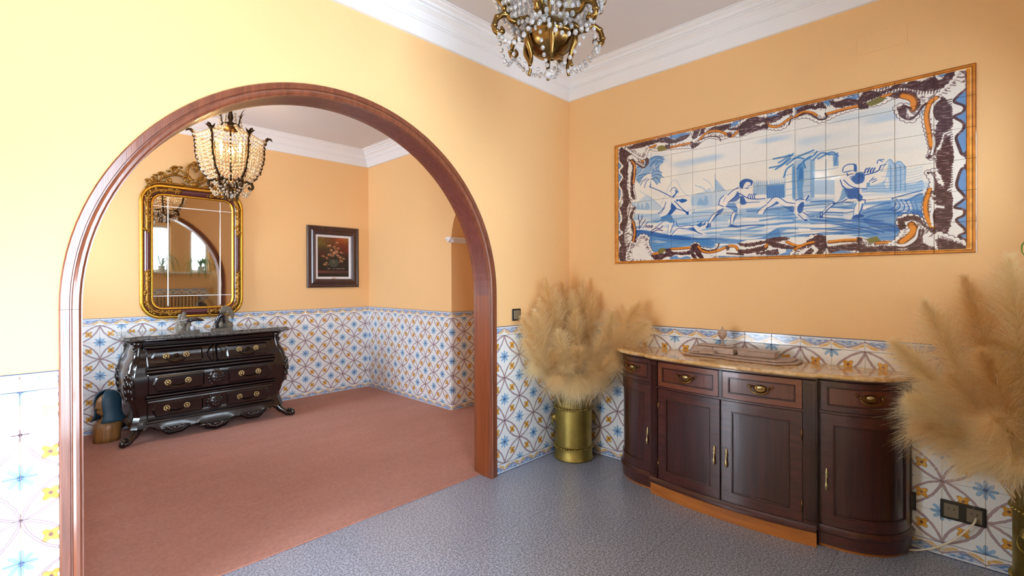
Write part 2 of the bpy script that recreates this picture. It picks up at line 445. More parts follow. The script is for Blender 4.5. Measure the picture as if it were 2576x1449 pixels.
def stroke(im,col,w,a,P,taper=True):
    P=catmull(P,5);R=region(im,P,w+3)
    if R is None:return
    sl,xx,yy=R
    m=(np.clip((w/2+.6-segdist(xx,yy,P))/1.2,0,1)*a)[...,None];im[sl]=im[sl]*(1-m)+np.array(col)*m
def pnoise(H,W,sy,sx,rng):
    g=rng.random((H//sy+3,W//sx+3));y=np.arange(H)/sy;x=np.arange(W)/sx
    y0=y.astype(int);x0=x.astype(int);fy=(y-y0)[:,None];fx=(x-x0)[None];fy=fy*fy*(3-2*fy);fx=fx*fx*(3-2*fx)
    A=g[y0][:,x0];B=g[y0][:,x0+1];C=g[y0+1][:,x0];D=g[y0+1][:,x0+1]
    return A*(1-fy)*(1-fx)+B*(1-fy)*fx+C*fy*(1-fx)+D*fy*fx
def paint_mural(txt):
    W,H=1300,600;rng=np.random.default_rng(4)
    im=np.ones((H,W,3))*np.array(PAL['w'])
    yy,xx=np.mgrid[0:H,0:W].astype(float)
    def mix(c,m):
        im[:]=im*(1-m[...,None])+np.array(PAL[c])*m[...,None]
    warm=np.exp(-((yy-260)/90)**2);im[:]=im*(1-.25*warm[...,None])+np.array((236,228,205))*.25*warm[...,None]
    n=pnoise(H,W,30,120,rng);mix('l',np.clip((n-.5)*2.2,0,1)*.75*np.exp(-((yy-150)/70)**2))
    g=np.clip((yy-345)/60,0,1);n2=.6*pnoise(H,W,9,110,rng)+.4*pnoise(H,W,5,60,rng)
    mix('l',g*np.clip((n2-.36)*4,0,1)*.8)
    mix('m',g*np.clip((n2-.58+.28*np.clip((xx-700)/500,0,1)*np.clip((yy-380)/100,0,1))*4,0,1)*.75)
    mix('d',np.clip((yy-480)/60,0,1)*np.clip((n2-.5)*4,0,1)*.55)
    poly(im,PAL['f'],1,[(22,22),(W-22,22),(W-22,H-22),(22,H-22)]) if 0 else None
    fld=(xx<62)|(xx>W-62)|(yy<34)|(yy>H-34);nb=pnoise(H,W,14,14,rng);im[fld]=(np.array(PAL['f'])*(.86+.28*nb[fld][:,None]))
    def disc(x,y,r,c,a=1):
        R=region(im,np.array([[x,y]]),r+2)
        if R is None:return
        sl,X,Y=R;m=(np.clip(r+.5-np.hypot(X-x,Y-y),0,1)*a)[...,None];im[sl]=im[sl]*(1-m)+np.array(c)*m
    def along(P,step):
        P=np.asarray(P+P[:1],float) if isinstance(P,list) else np.vstack([P,P[:1]])
        L=np.r_[0,np.cumsum(np.hypot(*np.diff(P,axis=0).T))];t=np.arange(0,L[-1],step)
        q=np.c_[np.interp(t,L,P[:,0]),np.interp(t,L,P[:,1])];q2=np.c_[np.interp(np.minimum(t+2,L[-1]),L,P[:,0]),np.interp(np.minimum(t+2,L[-1]),L,P[:,1])]
        d=q2-q;d/=np.maximum(np.hypot(*d.T),1e-6)[:,None];return q,d
    def rocaille(P):
        ar=np.sum(P[:,0]*np.roll(P[:,1],-1)-np.roll(P[:,0],-1)*P[:,1]);sg=1 if ar>0 else -1
        q,d=along(P,15)
        for x,y in q:disc(x,y,9.5,(60,40,58))
        for x,y in q:disc(x,y,8,PAL['w'])
        poly(im,PAL['w'],1,P)
        q,d=along(P,4)
        for (x,y),(dx,dy) in zip(q,d):
            if rng.random()<.8:
                l=rng.uniform(7,20);nx,ny=-dy*sg,dx*sg;o=rng.uniform(1,5);k=rng.uniform(-.5,.5)
                stroke(im,(86,58,66),rng.uniform(1.5,3.2),.75,[(x+nx*o,y+ny*o),(x+nx*l+dx*l*k,y+ny*l+dy*l*k)])
    for part,sec in enumerate(txt.strip().split('\n#\n')):
        for ln in sec.split('\n'):
            h,b=ln.split(':');P=[tuple(map(float,q.split(','))) for q in b.split()];c=PAL[h[1]]
            if h[0]=='p':
                P2=catmull(P+P[:1],4)[:-1] if len(P)>4 else P
                
                if part and h[1]=='w' and len(P)>12:rocaille(P2);continue
                poly(im,c,float(h[2:]),P2)
                if part and h[1]=='b':
                    q,d=along(P2,8)
                    for x,y in q:disc(x,y,rng.uniform(2.5,5.5),c,.95)
            else:
                w,a=h[2:].split('/');stroke(im,c,float(w)*(.55 if part==0 else .8),float(a),P)
    # white hair-line streaks in the dark rocaille, brush grain over all
    dark=(im.sum(2)<230);n3=pnoise(H,W,3,9,rng);im[dark]+= (np.clip((n3[dark]-.55)*3,0,1)*55)[:,None]
    # painted orange border mouldings
    e=np.minimum(np.minimum(xx,W-1-xx),np.minimum(yy,H-1-yy))
    bl=(im[...,2]>im[...,0]+8)&(xx>100)&(xx<W-100)&(yy>60)&(yy<H-55);wv=np.array(PAL['w']);im[bl]=np.clip(wv+(im[bl]-wv)*1.28,20,255)
    for lo,hi,c in ((0,24,(214,138,48)),(0,2.5,(150,84,36)),(8,10.5,(150,84,36)),(11,15,(236,176,92)),(21.5,24,(110,62,40))):
        m=(e>=lo)&(e<hi)&((xx<24)|(xx>W-25)|(e<13));im[m]=np.array(c)*(.9+.2*nb[m][:,None])
    return np.clip(im+(pnoise(H,W,2,2,rng)[...,None]-.5)*10,0,255)/255
def paint_flowers():
    W,H=260,340;rng=np.random.default_rng(7);im=np.ones((H,W,3))*np.array((24,20,24.));yy,xx=np.mgrid[0:H,0:W].astype(float)
    def blob(cx,cy,rx,ry,c,a):
        m=(np.exp(-((xx-cx)/rx)**2-((yy-cy)/ry)**2)*a)[...,None];im[:]=im*(1-m)+np.array(c)*m
    blob(20,30,90,110,(112,100,48),.95);blob(190,20,90,70,(170,72,34),.95);blob(240,90,60,70,(110,36,26),.9);blob(90,10,60,50,(110,66,36),.8);blob(30,140,50,40,(80,30,30),.7);blob(240,10,40,40,(150,110,40),.7)
    for _ in range(300):
        x,y=rng.uniform(0,W),rng.uniform(0,150);c=im[int(y)%H,int(x)%W]*rng.uniform(.6,1.4);l=rng.uniform(6,18);stroke(im,c,rng.uniform(3,7),.5,[(x,y),(x+l,y-l*.4)])
    for _ in range(60): 
        x,y=rng.normal(120,70),rng.normal(150,55);stroke(im,(48,50,26),rng.uniform(3,7),.6,[(x,y),(x+rng.normal(0,14),y+rng.normal(0,14))])
    fl=[(160,45,16),(95,80,20),(140,85,15),(165,95,15),(110,115,17),(135,125,15),(160,130,16),(195,130,17),(95,150,16),(120,155,15),(165,160,15),(45,165,14),(75,180,14),(190,170,14),(215,180,12),(70,225,22),(125,215,24),(190,205,22),(55,235,14),(130,140,14),(150,110,13)]
    for x,y,r in fl:
        for k in range(16):
            a=rng.uniform(0,6.28);d=rng.uniform(.1,.9)*r;c=np.array([(214,150,118),(196,122,92),(222,176,138),(170,96,70),(200,150,80)][rng.integers(5)])*rng.uniform(.65,1.1)
            stroke(im,c,rng.uniform(3,6),.75,[(x+d*np.cos(a)-3,y+d*np.sin(a)),(x+d*np.cos(a+.7)+3,y+d*np.sin(a+.7))])
        stroke(im,(90,52,36),3,.6,[(x-r*.6,y+r*.6),(x+r*.3,y+r*.8)])
    poly(im,(70,84,76),.7,[(95,190),(165,190),(170,230),(150,255),(112,255),(92,230)])
    for x in (80,90,125,150,165,180,200,210): stroke(im,(200,190,180),4,.7,[(x,268+(x%7)),(x+12,266)])
    m=((yy>285)&(yy<308));im[m]=im[m]*.35+np.array((120,66,62))*.65*rng.uniform(.6,1.1,(m.sum(),1));blob(30,297,60,8,(150,80,76),.5)
    return np.clip(im+(pnoise(H,W,2,2,rng)[...,None]-.5)*14,0,255)/255

MURAL = """pl0.55:96,335 96,300 131,300 148,287 173,274 202,290 246,333 261,353
pm0.35:104,332 109,301 122,326 131,300 143,332 151,306 164,335 177,305 189,342
sm3/0.7:139,248 173,270 205,294 246,334
sl4/0.8:246,329 277,269 300,228 323,224 353,279 396,314
pl0.6:393,349 396,314 429,300 460,287 480,283 480,360
sm3/0.6:411,258 440,277 464,295
pl0.6:393,347 393,305 413,298 434,295 464,310 494,291 499,244 542,300 565,301 542,320 511,361
pm0.45:418,347 431,318 447,333 455,311 464,320 464,353
pm0.3:494,296 496,241 513,269 540,300
sm3/0.7:496,224 496,246
sl4/1:447,236 469,252 484,277 491,303
sl4/1:411,261 445,274 459,294
pm0.55:648,331 650,293 653,272 656,294 656,334
pm0.55:656,332 658,295 662,273 665,295 664,336
pm0.55:665,333 665,295 670,274 673,296 672,336
pm0.55:673,334 674,297 678,276 680,297 680,338
pm0.55:680,335 682,297 685,277 688,299 687,339
pm0.55:688,336 690,299 693,278 696,300 695,340
pm0.55:696,337 697,300 701,279 704,301 703,341
pl0.9:707,301 712,273 716,300
pl0.9:716,303 720,274 724,301
pl0.9:724,304 729,276 733,303
pl0.9:733,305 737,277 741,304
pl0.9:741,306 745,278 749,305
pl0.9:750,308 754,279 758,306
pl0.9:758,309 762,281 766,308
pm0.9:700,300 763,305 765,359 700,354
sd3/0.6:702,352 705,317 706,307
sd3/0.6:709,352 712,318 713,308
sd3/0.6:717,353 719,319 721,308
sd3/0.6:724,354 726,320 728,310
sd3/0.6:731,355 733,321 735,310
sd3/0.6:738,356 740,322 741,312
sd3/0.6:745,357 747,323 749,313
sd3/0.6:752,357 754,324 756,313
sd3/0.6:759,358 761,325 763,315
pm0.35:791,373 791,234 829,220 855,227 861,371
pm0.75:809,365 805,249 827,240 829,299 825,334 827,370
pd0.4:811,296 814,251 825,247 827,293
pm0.7:791,362 791,241 800,238 800,371
pm0.5:851,368 851,224 866,227 864,372
pl0.8:864,359 866,304 928,314 928,368
sm4/0.6:766,271 793,270 829,268 859,268
sm4/0.6:766,300 793,298 829,296 859,296
sm4/0.6:766,328 793,327 829,324 859,323
sm4/0.6:766,352 793,350 829,347 859,346
sm4/0.6:859,268 899,272 938,270
sm4/0.6:859,298 899,302 938,300
sm6/0.5:901,235 901,359
sm5/0.35:766,258 766,352
sm13/0.6:710,232 752,227 793,191
sd5/0.55:710,232 752,227 793,191
sm13/0.6:724,199 762,197 791,195
sd5/0.55:724,199 762,197 791,195
sm13/0.6:731,242 761,226 785,209
sd5/0.55:731,242 761,226 785,209
sm13/0.6:761,278 771,248 793,232
sd5/0.55:761,278 771,248 793,232
sm13/0.6:793,211 830,200 861,191
sd5/0.55:793,211 830,200 861,191
sm13/0.6:834,253 829,227 851,212
sd5/0.55:834,253 829,227 851,212
sm13/0.6:859,228 887,206 912,218
sd5/0.55:859,228 887,206 912,218
sm13/0.6:876,226 905,214 930,222
sd5/0.55:876,226 905,214 930,222
sm13/0.6:901,211 922,210 938,227
sd5/0.55:901,211 922,210 938,227
sm13/0.6:930,256 932,234 936,217
sd5/0.55:930,256 932,234 936,217
sm13/0.6:771,230 803,210 829,217
sd5/0.55:771,230 803,210 829,217
sm13/0.6:743,217 762,208 780,193
sd5/0.55:743,217 762,208 780,193
sm13/0.6:838,222 861,211 872,198
sd5/0.55:838,222 861,211 872,198
sm13/0.6:807,252 820,236 834,223
sd5/0.55:807,252 820,236 834,223
pm0.7:922,225 938,223 940,264 924,264
pl0.9:1006,368 1013,351 1032,349 1050,347 1071,338 1078,312 1085,265 1097,283 1110,276 1129,306 1129,331 1124,353 1149,361 1171,351 1171,386 1104,386
pw0.8:1072,350 1078,326 1083,333 1084,361 1078,365
sm6/0.6:1089,375 1089,306 1087,288
sm6/0.6:1103,377 1103,309 1101,290
sm6/0.6:1115,378 1115,310 1114,292
sm6/0.6:1127,381 1127,313 1126,295
sm4/0.5:1065,305 1096,308 1127,306
sm4/0.5:1065,323 1096,326 1127,324
sm4/0.5:1065,344 1096,347 1127,344
sm5/0.7:1062,304 1085,267 1099,285 1114,279 1129,304
sm5/0.5:1010,352 1050,354 1104,359 1171,355
sm5/0.5:1010,362 1050,363 1104,368 1171,364
sm5/0.5:1010,371 1050,373 1104,377 1171,373
sl5/0.6:1119,311 1148,310 1171,307
sl5/0.6:1119,321 1148,320 1171,316
sl5/0.6:1119,331 1148,329 1171,324
sl5/0.6:1119,342 1148,339 1171,334
sl5/0.6:1119,352 1148,349 1171,342
pl0.65:96,351 222,368 338,383 480,380 480,415 337,423 180,386 96,370
pd0.75:113,435 180,444 241,460 292,471 480,509 479,534 410,516 300,494 201,472 121,466
pm0.85:121,459 292,490 480,519 479,544 374,528 280,541 197,552 180,517 121,498
pw0.5:201,495 233,492 284,508 233,508
sm10/0.55:393,381 469,386 565,395
sm10/0.55:595,392 656,391 744,399
sm10/0.55:532,405 611,411 744,419
sm10/0.55:611,420 677,427 744,424
sm10/0.55:673,440 744,435
sm10/0.55:469,457 565,455 655,458 744,463
sm10/0.55:532,472 611,474 687,465
sm10/0.55:518,488 611,492 698,499
sm10/0.55:418,422 469,424 546,429
pl0.6:595,404 604,386 698,391 744,399 744,424 655,420
pl0.5:482,448 499,399 551,395 551,446
pm0.85:392,495 518,501 604,514 677,511 719,487 744,482 743,539 677,528 588,530 518,526 444,521 392,510
sd6/0.7:602,520 665,518 696,515
sd6/0.7:398,499 494,504 541,513
sm10/0.6:626,399 700,399 793,412
sm10/0.6:626,418 724,425 798,427
sm10/0.6:675,442 747,438 798,448
sm10/0.6:626,470 700,461 793,461
sm10/0.6:700,500 736,482 782,480 837,484 952,501
sm10/0.6:793,453 859,456 952,482
sm10/0.6:837,437 901,440 952,448
sm10/0.6:837,422 952,438
sm10/0.6:829,400 881,401 952,407
pm0.5:626,402 700,412 793,430 793,406 747,391 700,396 626,388
pm0.6:827,430 880,429 878,453 952,458 952,472 859,459
pm0.7:700,503 736,477 793,479 811,488 771,487 729,505
pm0.75:994,434 1050,430 1087,427 1103,445 1104,468 1111,492 1108,523 1127,529 1119,547 1062,543 1006,527 1050,516 1104,511 1050,482 994,467
pd0.5:1013,461 1069,485 1106,503 1109,523 1062,508 1017,481
sd9/0.55:852,386 915,391 983,406
sd9/0.55:915,413 983,425
sd9/0.55:901,431 955,439 983,437
sd9/0.55:852,453 935,471 1013,497 1069,518
sd9/0.55:873,445 955,464 1032,482 1096,495
sd9/0.55:852,469 915,474 974,492 1050,523
sd9/0.55:852,491 915,494 1002,510
sd9/0.55:852,514 894,507 955,512
sd9/0.55:1013,445 1050,440 1103,445
sd9/0.55:1023,460 1069,453 1103,456
sd9/0.55:1023,432 1069,419 1087,418
sd6/0.7:1092,403 1103,420 1096,435 1083,443
sw4/0.7:1096,408 1106,423 1100,438
sd6/0.7:1104,406 1114,426 1109,442 1094,448
sw4/0.7:1108,412 1118,429 1113,445
sd6/0.7:1116,409 1126,432 1121,448 1104,453
sw4/0.7:1120,414 1129,435 1125,451
sd6/0.7:1128,413 1137,438 1133,454 1115,458
sw4/0.7:1132,418 1141,440 1138,457
sd6/0.7:1141,416 1148,443 1146,461 1125,462
sw4/0.7:1144,421 1151,446 1150,464
sd6/0.7:1153,419 1159,449 1158,466 1136,466
sw4/0.7:1156,425 1163,452 1162,469
pm0.6:1136,413 1171,395 1171,482 1149,468 1128,464 1149,445
sd7/0.7:1092,403 1131,394 1171,386
sd7/0.6:1128,417 1149,406 1171,397
pd0.5:1109,469 1122,448 1149,464 1171,488 1171,466 1171,453 1139,445 1104,450
pm0.6:118,185 127,124 181,110 198,95 234,94 262,110 258,132 242,144 246,175 254,183 242,219 230,225 210,199 194,170 161,180 139,212
sd7/0.65:198,106 222,95 262,106
sd7/0.65:206,123 234,105 266,118
sd7/0.65:218,136 242,121 258,128
sd7/0.65:194,136 214,121 234,116
sd7/0.65:210,157 234,147 242,140
sd7/0.65:197,175 222,163 254,176
sd7/0.65:202,186 230,180 261,200
sd7/0.65:202,198 226,194 246,224
sd7/0.65:197,197 214,207 230,229
sd7/0.65:190,196 173,209 165,235
sd7/0.65:181,191 161,199 143,220
sd7/0.65:177,171 152,183 126,194
sd7/0.65:194,170 169,170 122,174
sd7/0.65:122,170 152,148 181,126
sd7/0.65:123,131 152,129 181,122
sw7/1:122,174 148,155 161,142
sw6/1:197,212 197,182 200,160
sw5/1:193,197 177,194 165,208
sw5/1:222,160 214,143 218,132
sm4/1:195,235 197,209
sn6/1:136,432 138,398 132,382 134,362
sn6/1:138,402 151,383 151,368
sn5/1:138,429 156,407 170,389
sn4/1:156,430 172,412 185,402
sn5/1:170,427 172,420 178,419 176,427 171,428
sn4/1:178,419 181,427
sn5/1:183,429 185,422 191,420 189,429 184,429
sn4/1:192,420 194,428
sn5/1:197,430 199,422 205,421 202,430 197,430
sn4/1:205,421 207,429
sn6/1:197,449 221,436 245,438 257,427
sn6/1:201,455 233,444 257,450
sd6/1:193,235 234,256 269,277 304,299
sd6/1:191,235 197,224
pw1:234,361 277,336 273,317 293,305 308,306 338,329 375,369 396,360 407,369 396,382 375,385 330,364 322,352 292,378 261,394 249,386
pd0.85:296,353 300,328 323,349 315,362 292,382 261,394 249,386 277,377
pm0.9:254,386 292,378 311,406 315,417 292,416 277,406 245,404
pm0.5:229,406 253,397 261,405 233,422
sd5/1:273,317 261,346 237,365
sd4/1:254,352 269,343
sd4/1:234,365 249,367 261,349
sd6/1:315,318 345,351 371,375 379,387
sd6/1:300,324 322,352 357,367 375,383
pd1:367,373 382,373 379,387 371,386
pw1:384,370 403,367 407,373 393,381 384,381
sm3/1:384,370 403,367 407,373 393,381
pw1:293,271 308,255 323,261 334,277 330,291 308,303 296,290
pd0.8:317,264 330,277 323,287 308,303 304,295 319,282
pd0.85:334,317 349,330 371,325 371,318 353,312 338,310 323,312 327,323
pw1:323,301 338,295 353,308 338,314 323,310
sd4/1:293,271 308,255 323,261 334,281
pw1:284,419 308,417 300,438 295,468 284,469
sd5/1:313,410 305,435 292,464
sm4/1:286,422 282,466
pw1:233,410 257,405 237,433 221,432
sd5/1:257,409 233,425 221,430
pw1:300,475 322,448 337,438 367,435 407,440 428,449 439,432 459,430 480,429 480,453 446,458 432,467 456,479 459,485 435,482 410,462 374,452 352,446 322,466 308,476
pd0.7:374,448 400,447 407,461 432,474 410,465
sd5/1:322,411 326,430 337,438 374,435 407,440
sd5/1:300,475 317,455 337,445 371,451 403,461 432,476 456,483
pd0.8:418,438 435,428 453,428 446,440 432,449
pd0.7:459,434 480,415 480,453 456,455
pw1:511,356 533,323 547,321 570,304 595,293 600,274 622,266 647,277 644,292 629,305 611,305 620,316 633,327 660,335 694,337 692,351 660,349 633,349 611,331 595,336 579,354 551,355 532,373
pd0.75:556,351 579,327 588,309 595,322 597,339 579,352
pm0.8:539,369 553,356 579,359 584,374 590,380 586,394 572,390 556,378
sd6/1:542,369 584,376
pd0.6:570,389 588,389 588,401 572,402
sd6/1:511,358 518,334 533,321
sd6/1:549,321 570,304 593,294
sd7/1:551,353 575,334 593,321
sm4/1:532,346 540,329
pd0.9:597,293 597,274 611,264 629,264 647,274 647,286 640,295 638,280 624,276 616,284 611,295 607,302
sd5/1:629,295 636,292
sd5/1:618,301 631,303
pd0.85:599,332 611,334 620,354 624,364 611,370 599,361
sd5/0.7:622,362 673,365
sd6/1:595,319 611,331 633,346 660,352 694,354
sd6/1:636,327 629,336 631,346
sd6/1:644,329 638,337 640,347
sd6/1:653,329 646,338 648,348
sd6/1:660,331 653,339 656,349
pw1:504,378 511,358 532,363 532,378 523,392 501,409 474,435 462,431 484,403
pd0.8:511,381 532,375 523,394 504,407 477,432 494,406
sd6/1:511,358 532,368
sd5/1:511,383 484,401 467,429
pd0.9:457,436 472,432 467,454 459,456
pw1:562,396 588,401 581,417 570,443 558,447 562,423
pd0.7:579,403 588,404 581,422 570,443 572,422
sd5/1:570,397 562,416 560,445
pd0.9:551,456 562,445 595,460 595,464
sd7/0.8:595,458 633,457 690,461
pw1:403,439 428,436 457,423 462,444 431,459 444,481 461,483 436,472 413,463 400,451
pd0.8:415,438 439,427 441,440 431,449
pd0.8:444,435 459,423 454,440 436,444
pd0.8:392,448 403,447 421,469 439,475 408,465
pw1:702,375 719,356 736,353 752,360 768,378 798,386 813,383 827,372 844,359 851,362 835,383 827,390 825,420 859,446 850,445 813,429 835,452 837,459 829,456 798,427 793,399 771,394 743,370 709,389 695,396 687,414 665,414 663,409 680,391
pd0.8:736,369 743,380 709,389 700,394 719,383
pd0.85:809,398 818,386 829,385 825,417 813,427 807,411
pd0.6:745,381 768,394 795,396 793,419 771,404
pd0.9:833,378 844,359 849,362 837,381
sd5/1:702,375 722,355 738,353 754,363 771,378 798,386
sd5/1:663,412 673,396 697,380
sd5/1:687,414 700,394 724,386
sd5/1:825,422 850,443 861,442
sd5/1:809,429 831,454 839,457
sd6/1:803,374 815,370 829,375
pd1:829,451 839,450 841,458 831,458
pw1:945,317 963,303 983,301 1002,302 1013,294 1043,282 1052,275 1052,264 1069,264 1067,275 1076,282 1058,287 1055,301 1019,311 1013,336 1028,339 1043,322 1051,333 1032,349 1023,359 1002,358 1000,368 1010,388 1019,399 1017,412 1010,414 1006,435 998,453 984,454 986,423 994,405 967,387 961,399 923,404 894,438 890,425 923,394 931,363 935,352 952,347
pd0.85:952,337 967,351 999,355 1002,373 1011,388 1002,404 991,391 969,388 959,362
pm0.7:952,347 967,368 963,382 943,396 925,399 941,389
pd0.85:975,316 986,308 994,298 1004,300 1016,310 1013,334 994,339 983,329
pd0.5:1002,295 1017,302 1013,322 1004,316
pw1:952,289 955,272 969,263 985,265 993,274 993,290 975,287 955,292
pd0.85:983,265 993,269 994,288 993,295 985,290 986,277
pd0.75:952,289 967,287 985,287 975,290 955,292
sd5/1:952,286 955,272 967,264 985,265
sd5/1:969,303 975,300 983,301
sd4/1:973,311 985,308
sd5/1:965,295 967,305
sd7/1:1017,302 1019,292 1024,287
sd7/1:1025,303 1027,294 1031,287
sd7/1:1033,304 1034,295 1039,289
sd7/1:1040,305 1042,296 1046,290
sd6/1:1016,310 1036,307 1055,301 1062,284
sd4/1:1052,275 1055,264 1071,264
sd4/1:1062,284 1076,282
sd4/1:1058,264 1067,271
pm0.8:1023,338 1032,339 1032,353 1021,357
sd5/1:955,318 975,343 999,355 1023,359
sd4/1:1030,336 1042,322
sd4/1:1038,331 1049,328
sd4/1:1038,340 1051,333
sd5/1:945,317 950,336 953,344
sd6/1:923,401 947,399 965,389
sd6/1:929,402 910,417 894,435
sm4/1:923,396 903,412 892,427
pd0.9:881,427 892,427 890,452 879,451
pw0.8:885,430 888,430 887,442 883,442
pd0.6:921,394 927,392 929,404 923,404
sd6/1:1011,412 1008,430 1000,448
sm4/1:992,407 986,428 984,452
pd0.9:979,463 984,452 1000,448 1013,452 1013,459 1002,461
sd5/1:1002,396 1017,399 1017,410
pm0.6:1008,412 1013,409 1006,435 1000,446
sd8/0.6:979,463 1032,473 1069,479
#
pf1:14,27 38,32 37,583 12,583
pw1:24,42 26,17 58,14 77,30 95,30 128,24 202,22 202,51 173,53 146,65 141,97 163,134 127,107 114,147 104,225 113,280 87,273 87,307 99,325 111,324 99,383 112,427 112,477 140,491 140,504 180,551 200,560 200,597 98,590 56,593 25,578 23,523 32,506 23,484 18,462 47,443 28,424 26,402 40,378 33,334 21,316 13,290 33,283 43,233 26,201 48,165 28,132 48,110 24,76 24,54
pb1:31,43 34,22 58,18 72,36 100,37 128,30 202,29 202,41 141,43 100,56 77,64 67,79 77,110 72,161 67,211 71,237 80,272 80,297 66,330 71,381 56,427 51,464 56,499 65,529 56,562 46,588 29,575 30,527 39,506 30,484 28,467 54,443 35,425 33,407 47,379 40,335 33,322 52,290 48,234 33,201 55,167 36,134 55,111 31,77
sb4/0.8:53,56 82,53
sb4/0.8:62,64 77,58
sb4/0.8:53,69 72,64
sb4/0.8:62,78 81,73
sb4/0.8:54,83 77,79
sb4/0.8:60,91 71,84
sb4/0.8:57,97 81,93
sb4/0.8:57,104 77,99
sb4/0.8:59,111 71,105
sb4/0.8:55,117 80,113
sb4/0.8:61,125 77,119
sb4/0.8:53,131 71,125
sb4/0.8:62,139 80,134
sb4/0.8:53,144 78,140
sb4/0.8:61,152 71,145
sb4/0.8:54,158 80,154
sb4/0.8:59,165 78,160
sb4/0.8:57,172 70,165
sb4/0.8:56,179 80,174
sb4/0.8:60,186 79,181
sb4/0.8:54,192 70,186
sb4/0.8:61,200 79,194
sb4/0.8:53,206 79,201
sb4/0.8:62,214 70,206
sb4/0.8:53,219 78,214
sb4/0.8:61,227 80,221
sb4/0.8:54,233 70,227
sb4/0.8:59,240 78,235
sb4/0.8:57,247 80,241
sb4/0.8:56,253 70,247
sb4/0.8:60,261 77,255
sb4/0.8:53,267 80,262
sb4/0.8:61,274 70,267
sb4/0.8:52,280 77,275
sb4/0.8:62,288 80,282
sb4/0.8:53,294 70,287
sb4/0.8:60,302 77,295
sb4/0.8:54,308 80,303
sb4/0.8:58,315 70,308
sb4/0.8:57,322 76,316
sb4/0.8:55,329 80,323
sb4/0.8:60,336 71,329
sb4/0.8:53,342 75,336
sb4/0.8:61,349 81,343
sb4/0.8:52,355 71,349
sb4/0.8:61,363 75,356
sb4/0.8:53,369 81,363
sb4/0.8:60,377 71,369
sb4/0.8:54,383 75,376
sb4/0.8:58,390 81,383
sb4/0.8:57,396 72,389
sb4/0.8:55,404 74,396
sb4/0.8:60,411 81,404
sb4/0.8:53,417 72,410
sb4/0.8:61,425 73,417
sb4/0.8:52,430 81,424
sb4/0.8:61,438 72,430
sb4/0.8:53,444 72,437
sb4/0.8:60,451 81,445
sb4/0.8:54,458 72,451
sb4/0.8:57,465 72,457
sb4/0.8:57,471 81,465
sb4/0.8:54,478 72,471
sb4/0.8:60,485 72,478
sb4/0.8:52,492 81,485
sb4/0.8:61,499 73,491
sb4/0.8:51,505 72,498
sb4/0.8:60,513 80,505
sb4/0.8:52,519 73,512
sb4/0.8:59,526 71,518
sb4/0.8:55,533 80,526
sb4/0.8:56,539 74,532
sb4/0.8:57,547 70,539
sb4/0.8:53,553 80,546
sb4/0.8:60,560 74,552
sb4/0.8:52,567 70,559
sb4/0.8:60,574 80,566
sb4/0.8:51,581 75,573
sb4/0.8:60,588 70,579
pw0.9:81,120 95,126 97,144 86,155 74,144
pb1:81,86 109,91 118,118 116,168 107,208 102,241 113,280 97,266 94,215 97,165 104,132 99,106
so9/1:97,95 113,117 112,159 105,204
st3/1:110,125 110,158
pb1:113,326 99,342 87,370 99,383 97,430 109,451 103,484 80,513 108,510 119,461 113,406 99,383 99,362
so9/1:101,392 111,422 111,460 101,505
sb5/1:75,449 99,464 94,488 75,504
sb5/0.8:87,277 87,315 71,389
sb8/1:114,105 136,121 159,137 185,121
pb0.9:163,81 185,105 185,121 173,115
sk16/1:177,54 155,71 150,90 157,110
so11/1:177,54 156,71 151,91 156,106
pb1:75,513 107,523 121,490 148,471 171,466 185,486 180,506 167,505 162,480 140,491 126,532 139,566 162,591 126,557 103,535 89,555
sk17/1:146,492 153,521 180,551
so11/1:146,492 154,521 180,549
pb1:139,554 200,568 200,597 162,591
pb1:41,566 80,542 98,552 98,591 56,593
pw1:54,15 126,1 194,1 260,9 317,31 384,16 410,2 449,8 468,15 511,13 559,18 594,26 639,12 683,17 720,24 757,6 797,6 839,6 839,33 797,43 756,82 705,69 656,64 606,77 565,69 523,72 474,55 436,66 404,85 371,79 288,69 224,63 187,48 156,92
pf1:274,19 384,16 384,29 323,32
pf1:553,19 594,17 588,31 553,35
pf1:700,21 746,22 741,35 705,35
pb1:78,27 141,12 187,5 224,18 267,14 310,36 344,30 384,29 344,47 303,48 246,30 179,33 125,36
pb1:398,38 417,7 430,13 417,43 404,50
pb1:430,39 442,13 452,15 446,36
pb1:455,38 486,19 517,24 559,21 553,35 523,40 486,39
pb1:553,41 594,41 629,19 661,18 689,30 726,31 756,38 720,50 683,41 639,48 594,51
pb1:741,23 777,14 807,11 839,9 839,22 807,25 777,32 751,31
sk13/1:295,67 344,66 391,66
so8/1:295,66 344,65 391,66
pv1:231,51 253,48 274,59 274,73 238,73
sk12/1:194,47 224,43
so8/1:194,47 224,43
pb1:274,53 292,53 292,71 278,70
sk13/1:430,58 462,36 499,35 535,53 553,69 571,73 594,56
so8/1:430,58 462,36 499,35 535,53 553,69 571,73 594,56
pb1:394,64 417,75 436,73 404,89 394,84
sb6/0.8:436,60 474,55 511,66 521,84
pb1:548,58 562,58 562,74 550,70
pb1:597,57 611,57 639,61 617,74 599,76
pb0.9:617,64 645,50 683,65 667,67 639,73
sk13/1:700,51 715,66 741,72 772,56 807,42 839,42
so8/1:700,51 715,66 741,72 772,56 807,42 839,42
pb1:683,56 700,51 705,69 688,69
sb6/1:779,75 787,54 807,53 839,56
pw1:800,17 839,14 871,3 895,31 922,22 962,22 996,26 1026,6 1050,20 1086,21 1102,3 1128,13 1143,5 1170,18 1191,12 1230,5 1254,8 1281,21 1280,77 1251,101 1251,199 1209,190 1180,77 1155,139 1136,144 1114,123 1106,87 1162,101 1162,71 1128,53 1082,55 1062,65 996,63 940,70 904,82 881,85 843,57 800,49
pf1:800,12 839,11 839,22 800,23
pf1:895,20 922,19 908,35
pf1:957,18 1005,21 992,33 967,31
